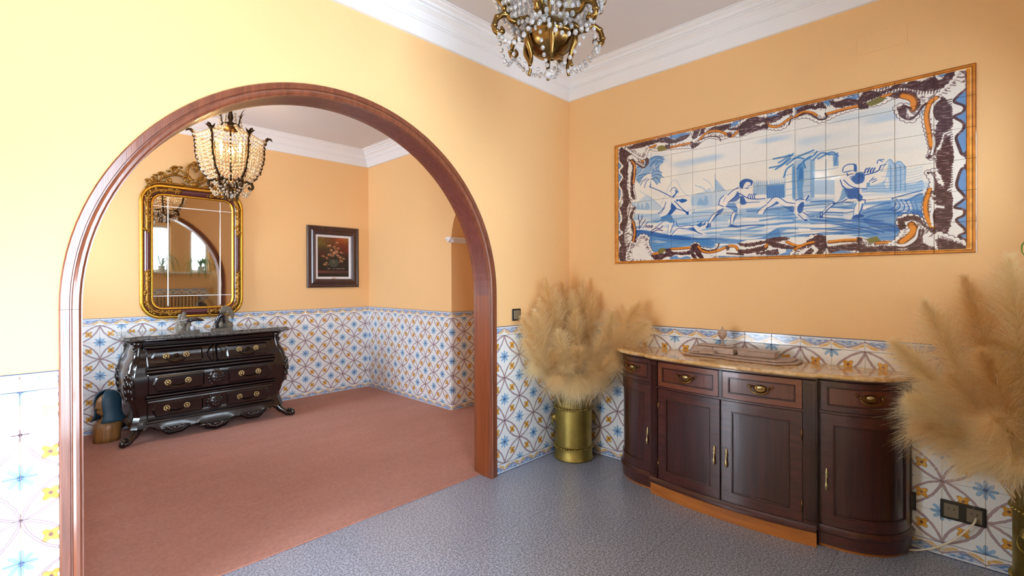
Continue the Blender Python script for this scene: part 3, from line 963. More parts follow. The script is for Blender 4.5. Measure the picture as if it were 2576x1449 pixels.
pf1:1102,3 1128,3 1128,18
pf1:1206,17 1230,10 1230,22
pb1:810,23 839,17 857,22 839,30 810,32
pb1:867,30 881,9 902,41 891,35
pb1:839,19 858,16 871,36 862,34
pb1:913,19 940,30 967,26 1001,38 1018,12 1042,23 1066,27 1090,27 1102,7 1128,23 1143,12 1170,25 1195,18 1216,34 1234,16 1254,12 1278,25 1271,41 1281,63 1268,77 1251,96 1247,114 1230,62 1180,55 1128,28 1082,25 1050,41 1001,48 957,48 931,43
sb4/0.8:1021,-4 1014,32
sb4/0.8:1029,-1 1023,34
sb4/0.8:1038,1 1030,35
sb4/0.8:1045,3 1039,37
sb4/0.8:1053,5 1047,39
sb4/0.8:1062,7 1055,40
sb4/0.8:1070,9 1063,42
sb4/0.8:1077,11 1071,43
sb4/0.8:1085,13 1079,45
sb4/0.8:1093,15 1087,47
sb4/0.8:1101,17 1094,48
sb4/0.8:1109,19 1102,50
sb4/0.8:1116,21 1110,51
sb4/0.8:1124,22 1118,53
sb4/0.8:1131,25 1126,54
sb4/0.8:1139,27 1133,56
sb4/0.8:1147,28 1141,57
sb4/0.8:1154,30 1148,59
sb4/0.8:1161,32 1155,61
sb4/0.8:1169,34 1163,62
sb4/0.8:1176,36 1170,64
sb4/0.8:1183,38 1177,65
sb4/0.8:1190,40 1185,66
sb4/0.8:1198,41 1192,68
sb4/0.8:1205,43 1199,69
sb4/0.8:1212,45 1206,71
sb4/0.8:1219,46 1213,72
sb4/0.8:1226,48 1220,73
sb4/0.8:1233,50 1227,74
sb4/0.8:1240,52 1234,76
sb4/0.8:1246,53 1241,77
sb4/0.8:1253,55 1248,79
sb4/0.8:1260,57 1255,80
sk14/1:906,64 953,60 1001,59
so9/1:906,63 953,58 1001,58
pb1:1001,53 1021,54 1026,71 1005,71
pv1:1021,54 1066,40 1075,53 1058,64 1034,68
sk12/1:1066,43 1090,42
so8/1:1066,43 1090,42
pb1:1090,47 1106,39 1136,44 1158,71 1162,106 1143,111 1157,90 1140,64 1106,56
sk26/1:1121,55 1143,69 1152,89 1148,108
so17/1:1121,56 1142,70 1149,88 1146,105
sb8/1:1143,106 1121,90 1117,119 1136,140 1158,129 1173,104 1202,92
pb0.9:1109,97 1128,92 1125,131 1117,124
sb7/1:800,52 839,45 867,66 881,79 902,79 899,60
sk12/1:800,49 829,38 857,48 871,61
so7/1:800,48 829,36 857,47 871,60
pw1:1284,19 1260,15 1248,41 1204,84 1190,112 1177,148 1194,248 1187,282 1207,277 1213,321 1184,329 1197,362 1177,438 1190,510 1203,533 1177,518 1157,490 1167,534 1133,568 1088,575 1088,597 1280,585
pf1:1284,23 1284,282 1266,284 1256,261 1253,235 1269,204 1269,178 1248,160 1269,144 1269,128 1248,109 1263,88 1272,78 1278,54
pf1:1284,325 1283,576 1280,555 1259,545 1278,530 1253,498 1266,482 1272,462 1247,446 1272,419 1256,392 1255,362 1266,326
sb9/1:1277,29 1280,71 1263,88 1248,109 1271,130 1268,149 1248,158 1269,183 1269,204 1253,226 1260,261 1267,284 1281,287
sb9/1:1280,329 1266,330 1256,362 1255,388 1272,419 1267,432 1249,451 1270,461 1270,479 1253,494 1276,530 1259,545 1280,564 1278,588
pb1:1272,284 1284,279 1284,333 1272,327 1278,307
pb1:1235,222 1226,219 1222,245 1209,277 1209,312 1222,349 1229,388 1236,368 1238,326 1244,284
sb4/0.8:1230,221 1244,214
sb4/0.8:1230,229 1244,222
sb4/0.8:1230,236 1244,230
sb4/0.8:1230,244 1244,238
sb4/0.8:1230,252 1244,245
sb4/0.8:1230,259 1244,253
sb4/0.8:1230,267 1244,261
sb4/0.8:1230,275 1244,268
sb4/0.8:1230,283 1244,276
sb4/0.8:1230,290 1244,284
sb4/0.8:1230,298 1244,291
sb4/0.8:1230,306 1244,299
sb4/0.8:1230,313 1244,307
sb4/0.8:1230,321 1244,314
sb4/0.8:1230,329 1244,322
sb4/0.8:1230,337 1244,330
sb4/0.8:1230,344 1244,337
sb4/0.8:1230,352 1244,345
sb4/0.8:1230,360 1244,353
sb4/0.8:1230,368 1244,360
sb4/0.8:1230,375 1244,368
sb4/0.8:1230,383 1244,376
sb4/0.8:1230,391 1244,383
pb1:1200,101 1222,90 1241,138 1241,189 1222,202 1213,235 1187,279 1200,240 1203,198 1213,161 1200,153 1195,126
pb1:1203,363 1235,402 1241,432 1238,497 1225,543 1200,529 1190,505 1197,458 1222,448 1200,424
sb4/0.8:1226,103 1242,100
sb4/0.8:1226,111 1242,107
sb4/0.8:1226,119 1242,115
sb4/0.8:1226,127 1242,123
sb4/0.8:1226,134 1242,130
sb4/0.8:1226,142 1242,138
sb4/0.8:1226,150 1242,146
sb4/0.8:1226,158 1242,153
sb4/0.8:1226,165 1242,161
sb4/0.8:1226,173 1242,168
sb4/0.8:1226,181 1242,176
sb4/0.8:1226,188 1242,184
sb4/0.8:1226,196 1242,191
sb4/0.8:1226,204 1242,199
sb4/0.8:1226,212 1242,207
sb4/0.8:1225,401 1241,394
sb4/0.8:1225,409 1241,402
sb4/0.8:1225,417 1241,409
sb4/0.8:1225,424 1241,417
sb4/0.8:1225,432 1241,425
sb4/0.8:1225,440 1241,432
sb4/0.8:1225,448 1241,440
sb4/0.8:1225,455 1241,448
sb4/0.8:1225,463 1241,456
sb4/0.8:1225,471 1241,464
sb4/0.8:1225,479 1241,471
sb4/0.8:1225,486 1241,479
sb4/0.8:1225,494 1241,487
sb4/0.8:1225,502 1241,495
sk18/1:1207,87 1190,98 1182,140 1189,203 1195,248
so12/1:1205,87 1190,98 1181,140 1187,194 1193,239
sw9/1:1213,92 1200,105 1194,130 1200,157
sw8/1:1197,166 1202,170
sw8/1:1197,181 1202,185
sw8/1:1197,196 1202,200
sw8/1:1199,214 1200,240 1194,270
sk18/1:1190,387 1180,425 1182,469 1200,523
so12/1:1190,387 1179,430 1182,474 1198,521
sw9/1:1222,448 1203,445 1193,471 1197,506
sb8/1:1185,329 1200,349 1203,376 1193,396
sw8/1:1190,335 1198,354 1198,388
sw8/1:1197,406 1201,409
sw8/1:1197,423 1201,426
sw8/1:1197,436 1201,439
pw1:95,496 121,505 138,471 163,466 185,482 180,505 205,552 233,554 295,549 388,547 403,522 421,523 428,541 479,555 479,606 95,594
pw1:392,521 408,519 425,533 443,555 510,548 546,539 588,530 696,527 743,532 743,583 392,568
pw1:798,568 842,525 871,519 898,534 903,551 1000,544 1082,559 1105,547 1121,518 1109,483 1128,467 1162,478 1173,508 1205,530 1277,573 1277,601 1180,601 983,598 798,596
pw1:815,523 880,516 952,521 952,560 625,547 625,517
pb1:200,564 233,554 268,562 288,549 330,558 381,553 403,522 421,525 425,548 445,588 438,588 410,558 381,564 352,566 322,561 299,571 276,570 253,581 221,583
pf1:292,578 322,569 337,581 371,574 388,586 299,586
pb1:400,561 421,594 414,597 392,568
pb1:418,562 445,588 442,593 414,569
sk14/1:298,538 337,538 385,537
so9/1:298,537 337,537 385,536
pv1:229,554 241,535 268,533 272,544 245,558
pb1:272,541 292,534 295,549 276,556
sk13/1:209,558 233,555
so8/1:209,558 233,555
sk15/1:423,533 443,555 474,561 510,555 543,542
so10/1:423,533 443,553 474,560 510,554 543,541
sb8/1:392,529 408,522 420,528
sb7/1:438,544 469,555 503,547 513,526
pb1:543,539 553,540 553,555 546,555
sk15/1:555,538 579,542 590,557
so9/1:555,537 579,541 590,556
pb1:590,530 615,534 665,530 696,526 694,531 665,539 617,542
pb1:594,560 637,557 696,545 692,560 659,568 624,570 594,569
sb9/1:546,569 579,573 610,577
pb1:665,575 697,569 739,564 739,582
sk15/1:696,550 706,536 729,536
so10/1:696,549 706,536 729,535
sk14/1:771,534 806,552 837,548 863,532
so9/1:771,534 806,550 837,547 863,531
pb1:861,526 876,516 893,521 899,537 886,534 876,538
pb1:700,530 747,540 793,556 837,558 793,561 724,549
pb1:700,521 742,516 779,521 747,527 714,531
pb1:842,536 871,524 894,537 901,557 889,573 861,549 842,559
pb1:852,565 828,589 842,592 861,571
pb1:880,566 866,596 880,594 894,573
sk13/1:798,565 832,547 861,540
so8/1:798,564 832,546 861,539
pb1:903,562 1000,557 1025,568 1082,571 1128,584 1165,547 1173,518 1169,562 1202,583 1165,598 1105,593 1065,599 1016,591 1000,578 952,575 917,584
sk15/1:910,543 952,541 996,541
so9/1:910,542 952,538 996,539
pv1:1021,539 1050,531 1062,550 1029,556
pb1:996,533 1008,539 1008,552 998,551
sk13/1:1050,555 1085,554
so8/1:1050,555 1085,553
sk27/1:1116,556 1139,537 1151,516 1143,498
so18/1:1119,554 1138,536 1148,516 1143,500
sw8/1:1085,557 1120,566 1151,548 1162,512
pb1:1111,478 1136,470 1162,478 1173,503 1202,530 1202,520 1180,508 1165,488 1136,480 1121,489 1128,505 1113,508
sb8/1:1089,570 1128,574 1158,551 1165,517
pb1:1205,554 1222,555 1277,582 1267,595 1236,589 1216,593
pf1:912,584 948,575 1000,588 939,588"""

# ================================================================== the setting
ZP = 1.165            # springing of the arch
CX = -1.812           # arch centre
RI, RO = .966, 1.026  # casing inner / outer radius
def arch_wall(name, plane, xl, xr, y0, y1, ztop, cx, r, zs, axis=1, m='plaster'):
    pts = [(xl, 0), (xl, ztop), (xr, ztop), (xr, 0), (cx + r, 0)]
    pts += [(cx + r * cos(a), zs + r * sin(a)) for a in np.linspace(0, pi, 49)] + [(cx - r, 0)]
    return struct(name, MB().prism(pts, axis, y0, y1), m)
wall_left = arch_wall('wall_left', 'y', XW, .0, 0, .11, ZC + .05, CX, RI + .014, ZP)
wall_right = struct('wall_right', MB().box(0, .2, YS - .2, 0.11, -.05, ZC + .05), 'plaster')
def holed_wall(name, axis, a0, a1, t0, t1, holes, m='plaster'):
    """wall along the other horizontal axis from a0 to a1 with rectangular holes, thickness t0..t1"""
    mb = MB(); cuts = sorted({a0, a1, *[h[0] for h in holes], *[h[1] for h in holes]})
    def bx(p, q, z0, z1):
        if axis == 1: mb.box(p, q, t0, t1, z0, z1)
        else: mb.box(t0, t1, p, q, z0, z1)
    for p, q in zip(cuts, cuts[1:]):
        h = sorted((h for h in holes if h[0] <= p + 1e-6 and h[1] >= q - 1e-6), key=lambda h: h[2])
        if h:
            if h[0][2] > 0: bx(p, q, -.05, h[0][2])
            for u, v in zip(h, h[1:]): bx(p, q, u[3], v[2])
            bx(p, q, h[-1][3], ZC + .05)
        else: bx(p, q, -.05, ZC + .05)
    return struct(name, mb, m)
wall_rear = holed_wall('wall_rear', 1, XW - .2, .2, YS - .2, YS, WIN_SOUTH + [DOOR_SOUTH])
wall_west = holed_wall('wall_west', 0, YS - .2, .11, XW - .2, XW, [WIN_WEST, WIN_HIGH])
HX0, HX1, HY0, HY1 = -3.6, -.01, .11, 3.0
wall_hall_back = struct('wall_hall_back', MB().box(HX0 - .2, 1.3, HY1, HY1 + .2, -.05, ZC + .05), 'plaster')
wall_hall_left = holed_wall('wall_hall_left', 0, HY0, HY1 + .2, HX0 - .2, HX0, [WIN_HALL])
portal('portal', (HX0 - .2, 2.325, 1.6), (1, 0, 0), .85, 1.3)
wall_hall_right = arch_wall('wall_hall_right', 'x', HY0, HY1, HX1, .9, ZC + .05, .937, .483, 1.655, axis=0)
wall_passage = struct('wall_passage', MB().box(1.1, 1.3, HY0 - .3, HY1, -.05, ZC + .05).box(.2, 1.3, HY0 - .2, HY0, -.05, ZC + .05).box(.9, 1.1, .11, 3.0, 2.3, ZC), 'plaster')
imp = MB()
for s, y in ((1, 1.42), (-1, .454)):
    pr = [(0, 1.632), (.012, 1.634), (.03, 1.655), (.05, 1.668), (.052, 1.682), (0, 1.682)]
    rows = [[(x, y + s * 0 - s * p if True else 0, z) for p, z in pr] for x in (HX1 - .05, .9)]
    imp.sweep(rows); imp.add([p for r in rows for p in r], [tuple(range(6)), tuple(range(6, 12))])
    imp.sweep([[(HX1 - p, yy, z) for p, z in pr] for yy in (y - s * .05, y + s * .03)]); 
    rr = [[(HX1 - p, yy, z) for p, z in pr] for yy in (y - s * .05, y + s * .03)]; imp.add([p for r in rr for p in r], [tuple(range(6)), tuple(range(6, 12))])
struct('trim_2', imp, 'cornice')
struct('ceiling', MB().box(XW - .2, .2, YS - .2, .0, ZC, ZC + .1), 'ceiling')
struct('ceiling_hall', MB().box(HX0 - .2, 1.3, .11, HY1 + .2, ZC, ZC + .1), 'ceiling')
floor = struct('floor', MB().box(XW - .2, .2, YS - .2, .12, -.06, -.012).box(HX0 - .2, 1.3, .1, HY1 + .2, -.06, -.004), 'mortar')
# granite slabs with hairline joints
gx, gy = .62, .62
for i in range(8):
    for j in range(6):
        x1 = .0 - i * gx; x0 = max(x1 - gx, XW); y1 = .085 - j * gy; y0 = max(y1 - gy, YS)
        if x1 - x0 < .05 or y1 - y0 < .05: continue
        mb = MB().box(x0 + .0007, x1 - .0007, y0 + .0007, y1 - .0007, -.012, 0)
        mb.build('slab', 'granite', floor, normals=False)
# cornices
PROF = [(0, 2.6175), (.018, 2.6185), (.052, 2.683), (.058, 2.683), (.058, 2.692), (.066, 2.694), (.070, 2.703), (.082, 2.722), (.104, 2.738), (.108, 2.738), (.108, 2.750), (.122, 2.752), (.128, 2.765), (.150, 2.772), (.152, 2.778), (.166, 2.779), (.166, 2.7855), (0, 2.7855)]
def cornice(name, xa, xb, ya, yb):
    c = [(xa, ya, 1, 1), (xb, ya, -1, 1), (xb, yb, -1, -1), (xa, yb, 1, -1)]
    root = None
    for k in range(4):
        a, b = c[k], c[(k + 1) % 4]
        rows = [[(q[0] + q[2] * p, q[1] + q[3] * p, z) for p, z in PROF] for q in (a, b)]
        o = MB().sweep(rows).build(name if k == 0 else 'cornice_run', 'cornice', root)
        if k == 0: root = tag(o, kind='structure')
cornice('trim_3', XW, 0, YS, 0)
cornice('trim_4', HX0, HX1, HY0, HY1)

# ---------------------------------------------------------------- tile dado
PT, BH = .1414, .06
TM = {}
def tile_mesh(kind, a, b, flip):
    """face from a to b along the tile (0..1)"""
    key = (kind, round(a, 3), round(b, 3), flip)
    if key in TM: return TM[key]
    w = PT; h = .14 if kind == 'azulejo' else BH; g = .0006; t = .007; c = .0022
    xa, xb = (a - .5) * w + g, (b - .5) * w - g; za, zb = -h / 2 + g, h / 2 - g
    c = min(c, (xb - xa) / 3)
    vs = [(xa, 0, za), (xb, 0, za), (xb, 0, zb), (xa, 0, zb), (xa, t - c * .4, za), (xb, t - c * .4, za), (xb, t - c * .4, zb), (xa, t - c * .4, zb),
          (xa + c, t, za + c), (xb - c, t, za + c), (xb - c, t, zb - c), (xa + c, t, zb - c)]
    fs = [(8, 9, 10, 11)] + [(4 + i, 4 + (i + 1) % 4, 8 + (i + 1) % 4, 8 + i) for i in range(4)] + [(i, (i + 1) % 4, 4 + (i + 1) % 4, 4 + i) for i in range(4)]
    me = bpy.data.meshes.new('tile'); me.from_pydata(vs, [], [f[::-1] for f in fs])
    uv = me.uv_layers.new(name='UVMap'); 
    for l in me.loops:
        x, _, z = vs[l.vertex_index]; u = x / w + .5; v = z / h + .5
        if flip == 1: u = 1 - u
        if flip == 2: v = 1 - v
        uv.data[l.index].uv = (u, v)
    me.materials.append(M[kind]); TM[key] = me; return me
def dado(parent, P0, n, L, phase, parity, merged=False):
    n = Vector(n); u = n.cross(Vector((0, 0, 1))); P0 = Vector((P0[0], P0[1], 0)); k = 0; out = []
    R = Matrix((u, n, Vector((0, 0, 1)))).transposed()
    while phase + k * PT < L - .004:
        s = phase + k * PT; a = max(0, -s / PT); b = min(1, (L - s) / PT)
        if b - a > .03:
            c = P0 + u * (s + PT / 2)
            for j in range(-1, 7):
                if j == -1: me, z = tile_mesh('border', a, b, 2), BH / 2
                elif j == 6: me, z = tile_mesh('border', a, b, 0), .96 - BH / 2
                else:
                    tr_knot = ((k + 1) % 2 == parity) ^ ((5 - j) % 2 == 1)
                    me, z = tile_mesh('azulejo', a, b, 0 if tr_knot else 1), BH + .14 * j + .07
                rot = (R @ Matrix.Rotation(random.gauss(0, .0022), 3, 'X') @ Matrix.Rotation(random.gauss(0, .0022), 3, 'Z')).to_4x4()
                mw = Matrix.Translation(c + Vector((0, 0, z))) @ rot
                if merged: out.append((me, mw)); continue
                o = bpy.data.objects.new('tile' if 0 <= j < 6 else 'border_tile', me); COL.objects.link(o); o.parent = parent
                o.matrix_world = mw
        k += 1
    if merged:
        b = bmesh.new()
        for me, mw in out:
            for v in (vv := [b.verts.new(mw @ v.co) for v in me.vertices]): pass
            ul = b.loops.layers.uv.verify()
            for p in me.polygons:
                f = b.faces.new([vv[i] for i in p.vertices]); f.material_index = 0 if me.materials[0] == M['azulejo'] else 1
                for l, li in zip(f.loops, p.loop_indices): l[ul].uv = me.uv_layers[0].data[li].uv
        me = bpy.data.meshes.new('tile_dado'); b.to_mesh(me); b.free(); me.materials.append(M['azulejo']); me.materials.append(M['border'])
        o = bpy.data.objects.new('tile_dado', me); COL.objects.link(o); o.parent = parent; o['kind'] = 'stuff'
    return None
dado(wall_left, (0, 0), (0, -1, 0), .785, 0, 1)
dado(wall_left, (-2.838, 0), (0, -1, 0), .54, -.0494, 0)
dado(wall_right, (0, YS), (-1, 0, 0), 2.8, -.0277, 1)
dado(wall_hall_back, (HX1, HY1), (0, -1, 0), 3.59, -.0884, 0)
dado(wall_hall_right, (HX1, 1.42), (-1, 0, 0), 1.58, 0, 0)
dado(wall_hall_right, (.9, 1.42), (0, -1, 0), .91, -.0898, 1)
dado(wall_hall_right, (HX1, HY0), (-1, 0, 0), .344, 0, 0)
dado(wall_rear, (-2.45, YS), (0, 1, 0), 2.45, 0, 0, merged=True)
dado(wall_hall_left, (HX0, HY1), (1, 0, 0), .7, 0, 0, merged=True)

# ---------------------------------------------------------------- arch casing and lining
trim = thing('trim_1', None, None, (CX, 0, 0), kind='structure')
CP = [(RO, 0), (RO, -.018), (RO - .004, -.022), (RO - .026, -.022), (RO - .028, -.017), (RO - .032, -.017), (RO - .034, -.026), (RO - .041, -.031), (RO - .050, -.031), (RO - .056, -.027), (RI, -.027), (RI, .0)]
def casing(yo, sgn):
    prof = [(r, yo + sgn * y) for r, y in CP]
    rows = [[(CX + r * cos(a), y, ZP + r * sin(a)) for r, y in prof] for a in np.linspace(0, pi, 65)]
    for seg in ((0, 26), (26, 52), (52, 65)):
        sub = rows[seg[0]:min(seg[1] + 1, 65)]
        mb = MB().sweep(sub, smooth=False); n = len(CP); k = len(sub)
        mb.f += [tuple(range(n)), tuple((k - 1) * n + i for i in range(n))]; mb.sm += [False, False]
        mb.build('arch_casing', 'casing', trim)
    for s in (1, -1):
        rows2 = [[(CX + s * r, y, z) for r, y in prof] for z in (0.0, ZP - .0008)]
        mb = MB().sweep(rows2); n = len(CP); mb.f += [tuple(range(n)), tuple(n + i for i in range(n))]; mb.sm += [False, False]
        mb.build('jamb_casing', 'casing', trim)
casing(0, 1); casing(.11, -1)
LB = [(RI, .0006), (RI + .013, .0006), (RI + .013, .1094), (RI, .1094)]
rows = [[(CX + r * cos(a), y, ZP + r * sin(a)) for r, y in LB] for a in np.linspace(0, pi, 65)]
tag(MB().sweep(rows).build('arch_board', 'soffit', trim), 'dark red-brown curved lining board')
for s in (1, -1):
    tag(MB().sweep([[(CX + s * r, y, z) for r, y in LB] for z in (0, ZP)]).build('jamb_board', 'jamb', trim), 'orange-brown flat lining board')

# ---------------------------------------------------------------- carpet
mb = MB().box(HX0, HX1, HY0 + .002, HY1, -.004, .008).box(CX - RI, CX + RI, .078, HY0 + .003, 0.0003, .008)
tag(mb.build('carpet', 'carpet', bevel=.002), 'terracotta fitted carpet in the room beyond the arch', 'carpet')

struct('floor_passage', MB().box(HX1 + .0005, 1.1, .454, 1.42, -.003, .008), 'carpet')
# ---------------------------------------------------------------- windows and glazed door
def window(name, axis, a0, a1, z0, z1, t, depth, nx=1, nz=1, kind='window'):
    root = thing(name, None, None, ((a0 + a1) / 2, t, z0) if axis == 1 else (t, (a0 + a1) / 2, z0), kind='structure')
    def bx(p, q, c, d, w0=0.0, w1=.05):
        mb = MB()
        if axis == 1: mb.box(p, q, t + w0, t + w1, c, d)
        else: mb.box(t + w0, t + w1, p, q, c, d)
        return mb
    f = .045
    for p, q, c, d in ((a0, a0 + f, z0, z1), (a1 - f, a1, z0, z1), (a0 + f, a1 - f, z0, z0 + f), (a0 + f, a1 - f, z1 - f, z1)): bx(p, q, c, d).build('frame_rail', 'white', root)
    for i in range(1, nx): x = a0 + (a1 - a0) * i / nx; bx(x - .02, x + .02, z0 + f, z1 - f, .005, .045).build('mullion', 'white', root)
    for i in range(1, nz): z = z0 + (z1 - z0) * i / nz; bx(a0 + f, a1 - f, z - .018, z + .018, .008, .042).build('glazing_bar', 'white', root)
    bx(a0 + f - .004, a1 - f + .004, z0 + f - .004, z1 - f + .004, .022, .027).build('pane', 'pane', root)
    return root
for i, (x0, x1, z0, z1) in enumerate(WIN_SOUTH): window('window_%d' % (i + 1), 1, x0, x1, z0, z1, YS - .14, 0)
window('window_3', 0, WIN_WEST[0], WIN_WEST[1], WIN_WEST[2], WIN_WEST[3], XW - .14, 0, 2, 2)
window('window_5', 0, *WIN_HIGH, XW - .14, 0, 2, 1)
window('window_4', 0, *WIN_HALL, HX0 - .14, 0, 1, 1)
dr = window('door_1', 1, *DOOR_SOUTH, YS - .14, 0, 2, 1)
MB().tube([(-2.82, YS - .09, 1.0), (-2.82, YS - .04, 1.0), (-2.71, YS - .04, 1.0)], .009, 8).build('handle', 'brass', dr)
tag(MB().box(-1.32, -.03, YS, YS + .15, 1.25, 1.28).build('window_sill', 'white', bevel=.004), kind='structure')

# ================================================================== sideboard
SBY = -1.27
sb = thing('sideboard', 'bow-fronted mahogany sideboard with golden marble top under the tile mural', 'sideboard', (-.18, SBY, 0))
HWM, HWE = .425, .74
def sb_mid(s): return .322 + .043 * (1 - (s / HWM) ** 2)
def sb_end(s):
    t = min(1, max(0, (abs(s) - HWM) / (HWE - HWM))); return .285 * (1 - t ** 2.4) ** (1 / 2.4)
def poly_mid(n=25): return [(-sb_mid(s), SBY + s) for s in np.linspace(-HWM, HWM, n)]
def poly_end(sg, n=28):
    out = []
    for k in range(n + 1):
        a = pi / 2 * k / n; t = sin(a) ** (2 / 2.4); d = cos(a) ** (2 / 2.4)
        out.append((-.285 * d, SBY + sg * (HWM + (HWE - HWM) * t)))
    return out
class Curve:
    """arc-length curve with outward normals"""
    def __init__(s, pts, inside):
        s.p = np.array(pts); d = np.hypot(*np.diff(s.p, axis=0).T); s.L = np.r_[0, np.cumsum(d)]
        t = np.gradient(s.p, axis=0); n = np.c_[t[:, 1], -t[:, 0]]; n /= np.hypot(*n.T)[:, None]
        if ((s.p[len(pts) // 2] - np.array(inside)) @ n[len(pts) // 2]) < 0: n = -n
        s.n = n
    def at(s, a, off=0):
        x = np.interp(a, s.L, s.p[:, 0]); y = np.interp(a, s.L, s.p[:, 1]); nx = np.interp(a, s.L, s.n[:, 0]); ny = np.interp(a, s.L, s.n[:, 1])
        m = sqrt(nx * nx + ny * ny); return x + nx / m * off, y + ny / m * off
    def s_of_y(s, y): 
        o = np.argsort(s.p[:, 1]); return float(np.interp(y, s.p[o, 1], s.L[o]))
    def slab(s, mb, a0, a1, z0, z1, d0, d1, n=12, ch=.0):
        """solid following the curve; ch chamfers the outer edge"""
        rows = []
        for a in np.linspace(a0, a1, n + 1):
            rows.append((a, 0))
        sec = lambda a, e: [(*s.at(a, d0), z0), (*s.at(a, d1 - (ch if e else 0)), z0), (*s.at(a, d1), z0 + ch), (*s.at(a, d1), z1 - ch), (*s.at(a, d1 - (ch if e else 0)), z1), (*s.at(a, d0), z1)] if ch else [(*s.at(a, d0), z0), (*s.at(a, d1), z0), (*s.at(a, d1), z1), (*s.at(a, d0), z1)]
        R = [sec(a, True) for a, _ in rows]
        if ch:
            R[0] = [(*s.at(a0, d0), z0), (*s.at(a0, d1 - ch), z0), (*s.at(a0, d1 - ch), z0 + ch), (*s.at(a0, d1 - ch), z1 - ch), (*s.at(a0, d1 - ch), z1), (*s.at(a0, d0), z1)]
            R.insert(1, [(*s.at(a0 + ch, d0), z0), (*s.at(a0 + ch, d1 - ch), z0), (*s.at(a0 + ch, d1), z0 + ch), (*s.at(a0 + ch, d1), z1 - ch), (*s.at(a0 + ch, d1 - ch), z1), (*s.at(a0 + ch, d0), z1)])
            R[-1] = [(*s.at(a1, d0), z0), (*s.at(a1, d1 - ch), z0), (*s.at(a1, d1 - ch), z0 + ch), (*s.at(a1, d1 - ch), z1 - ch), (*s.at(a1, d1 - ch), z1), (*s.at(a1, d0), z1)]
            R.insert(-1, [(*s.at(a1 - ch, d0), z0), (*s.at(a1 - ch, d1 - ch), z0), (*s.at(a1 - ch, d1), z0 + ch), (*s.at(a1 - ch, d1), z1 - ch), (*s.at(a1 - ch, d1 - ch), z1), (*s.at(a1 - ch, d0), z1)])
        m = len(R[0]); mb.sweep(R); b = len(mb.v) - len(R) * m
        mb.f += [tuple(b + i for i in range(m)), tuple(b + (len(R) - 1) * m + i for i in range(m))]; mb.sm += [False, False]
        return mb
cm = Curve(poly_mid(41), (0, SBY)); cl = Curve(poly_end(1, 40), (0, SBY + .4)); cr = Curve(poly_end(-1, 40), (0, SBY - .4))
LM = cm.L[-1]; LE = cl.L[-1]
# carcass core, set back behind the fronts
core = [(0, SBY - HWE + .02)] + [(x + .014 * (1 if abs(x) > .05 else .3), y) for x, y in reversed(poly_end(-1, 24))][1:] + [(x + .016, y) for x, y in poly_mid(21)] + [(x + .014 * (1 if abs(x) > .05 else .3), y) for x, y in poly_end(1, 24)][:-1] + [(0, SBY + HWE - .02)]
MB().prism(core, 2, .075, .792).build('carcass', 'mahogany', sb)
# base moulding and plinths
def band(cv, L, z0, z1, prof, name, m, a0=0.0, a1=None, n=28):
    rows = [[(*cv.at(a, d), z) for d, z in prof] for a in np.linspace(a0, L if a1 is None else a1, n)]
    mb = MB().sweep(rows, smooth=False); k = len(prof); b = 0
    mb.f += [tuple(range(k)), tuple((n - 1) * k + i for i in range(k))]; mb.sm += [False, False]
    return mb.build(name, m, sb)
BM = [(-.02, .070), (.012, .070), (.018, .076), (.018, .088), (.010, .096), (.004, .104), (-.02, .104)]
for cv, L in ((cm, LM), (cl, LE), (cr, LE)): band(cv, L, 0, 0, BM, 'base_moulding', 'mahogany_h')
band(cm, LM, 0, 0, [(-.02, 0), (.000, 0), (.000, .072), (-.02, .072)], 'plinth', 'plinth')
for cv in (cl, cr):
    band(cv, LE, 0, 0, [(-.02, .014), (.006, .014), (.006, .072), (-.02, .072)], 'end_plinth', 'mahogany_h')
    band(cv, LE, 0, 0, [(-.03, 0), (-.004, 0), (-.004, .015), (-.03, .015)], 'shoe_strip', 'plinth')
# frieze under the top
FZ = [(-.02, .784), (.004, .784), (.010, .790), (.010, .7965), (-.02, .7965)]
for cv, L in ((cm, LM), (cl, LE), (cr, LE)): band(cv, L, 0, 0, FZ, 'frieze_moulding', 'mahogany_h')
# marble top
def top_outline(o): 
    e = []
    for sg in (-1, 1):
        P = [(-(-x + o * min(1, -x / .06)), SBY + (y - SBY) * (HWE + o * .9) / HWE) for x, y in poly_end(sg, 24)]
        e.append(P)
    mid = [(x - o, y) for x, y in poly_mid(21)]
    return [(-.001, SBY - HWE - o * .9)] + list(reversed(e[0]))[1:-1] + mid + e[1][1:-1] + [(-.001, SBY + HWE + o * .9)]
rows = [[(x, y, z) for x, y in top_outline(o)] for o, z in ((.014, .797), (.026, .7985), (.032, .805), (.033, .811), (.030, .817), (.024, .82))]
mt = MB(); mt.grid(rows, True, closed_u=True); k = len(rows[0]); mt.f += [tuple(range(k))[::-1], tuple(5 * k + i for i in range(k))]; mt.sm += [False, False]
tag(mt.build('marble_top', 'marble_gold', sb), 'polished golden marble slab')
# pilasters with flutes at both ends of the bowed middle
for a0 in (.004, LM - .052):
    mb = MB(); cm.slab(mb, a0, a0 + .048, .105, .783, -.01, .004, 2)
    for i in range(5): cm.slab(mb, a0 + .006 + i * .0078, a0 + .0112 + i * .0078, .125, .765, .002, .0085, 1)
    cm.slab(mb, a0 - .001, a0 + .049, .105, .122, .0, .009, 2); cm.slab(mb, a0 - .001, a0 + .049, .768, .783, .0, .009, 2)
    mb.build('pilaster', 'mahogany', sb)
YL, YR = cm.s_of_y(-1.27) , 0
def ms(y): return cm.s_of_y(y)
mb = MB(); cm.slab(mb, min(ms(-1.262), ms(-1.279)), max(ms(-1.262), ms(-1.279)), .636, .784, -.01, .003, 1); mb.build('stile', 'mahogany', sb)
mb = MB(); cm.slab(mb, .052, LM - .052, .632, .642, -.01, .004, 16); mb.build('rail', 'mahogany_h', sb)
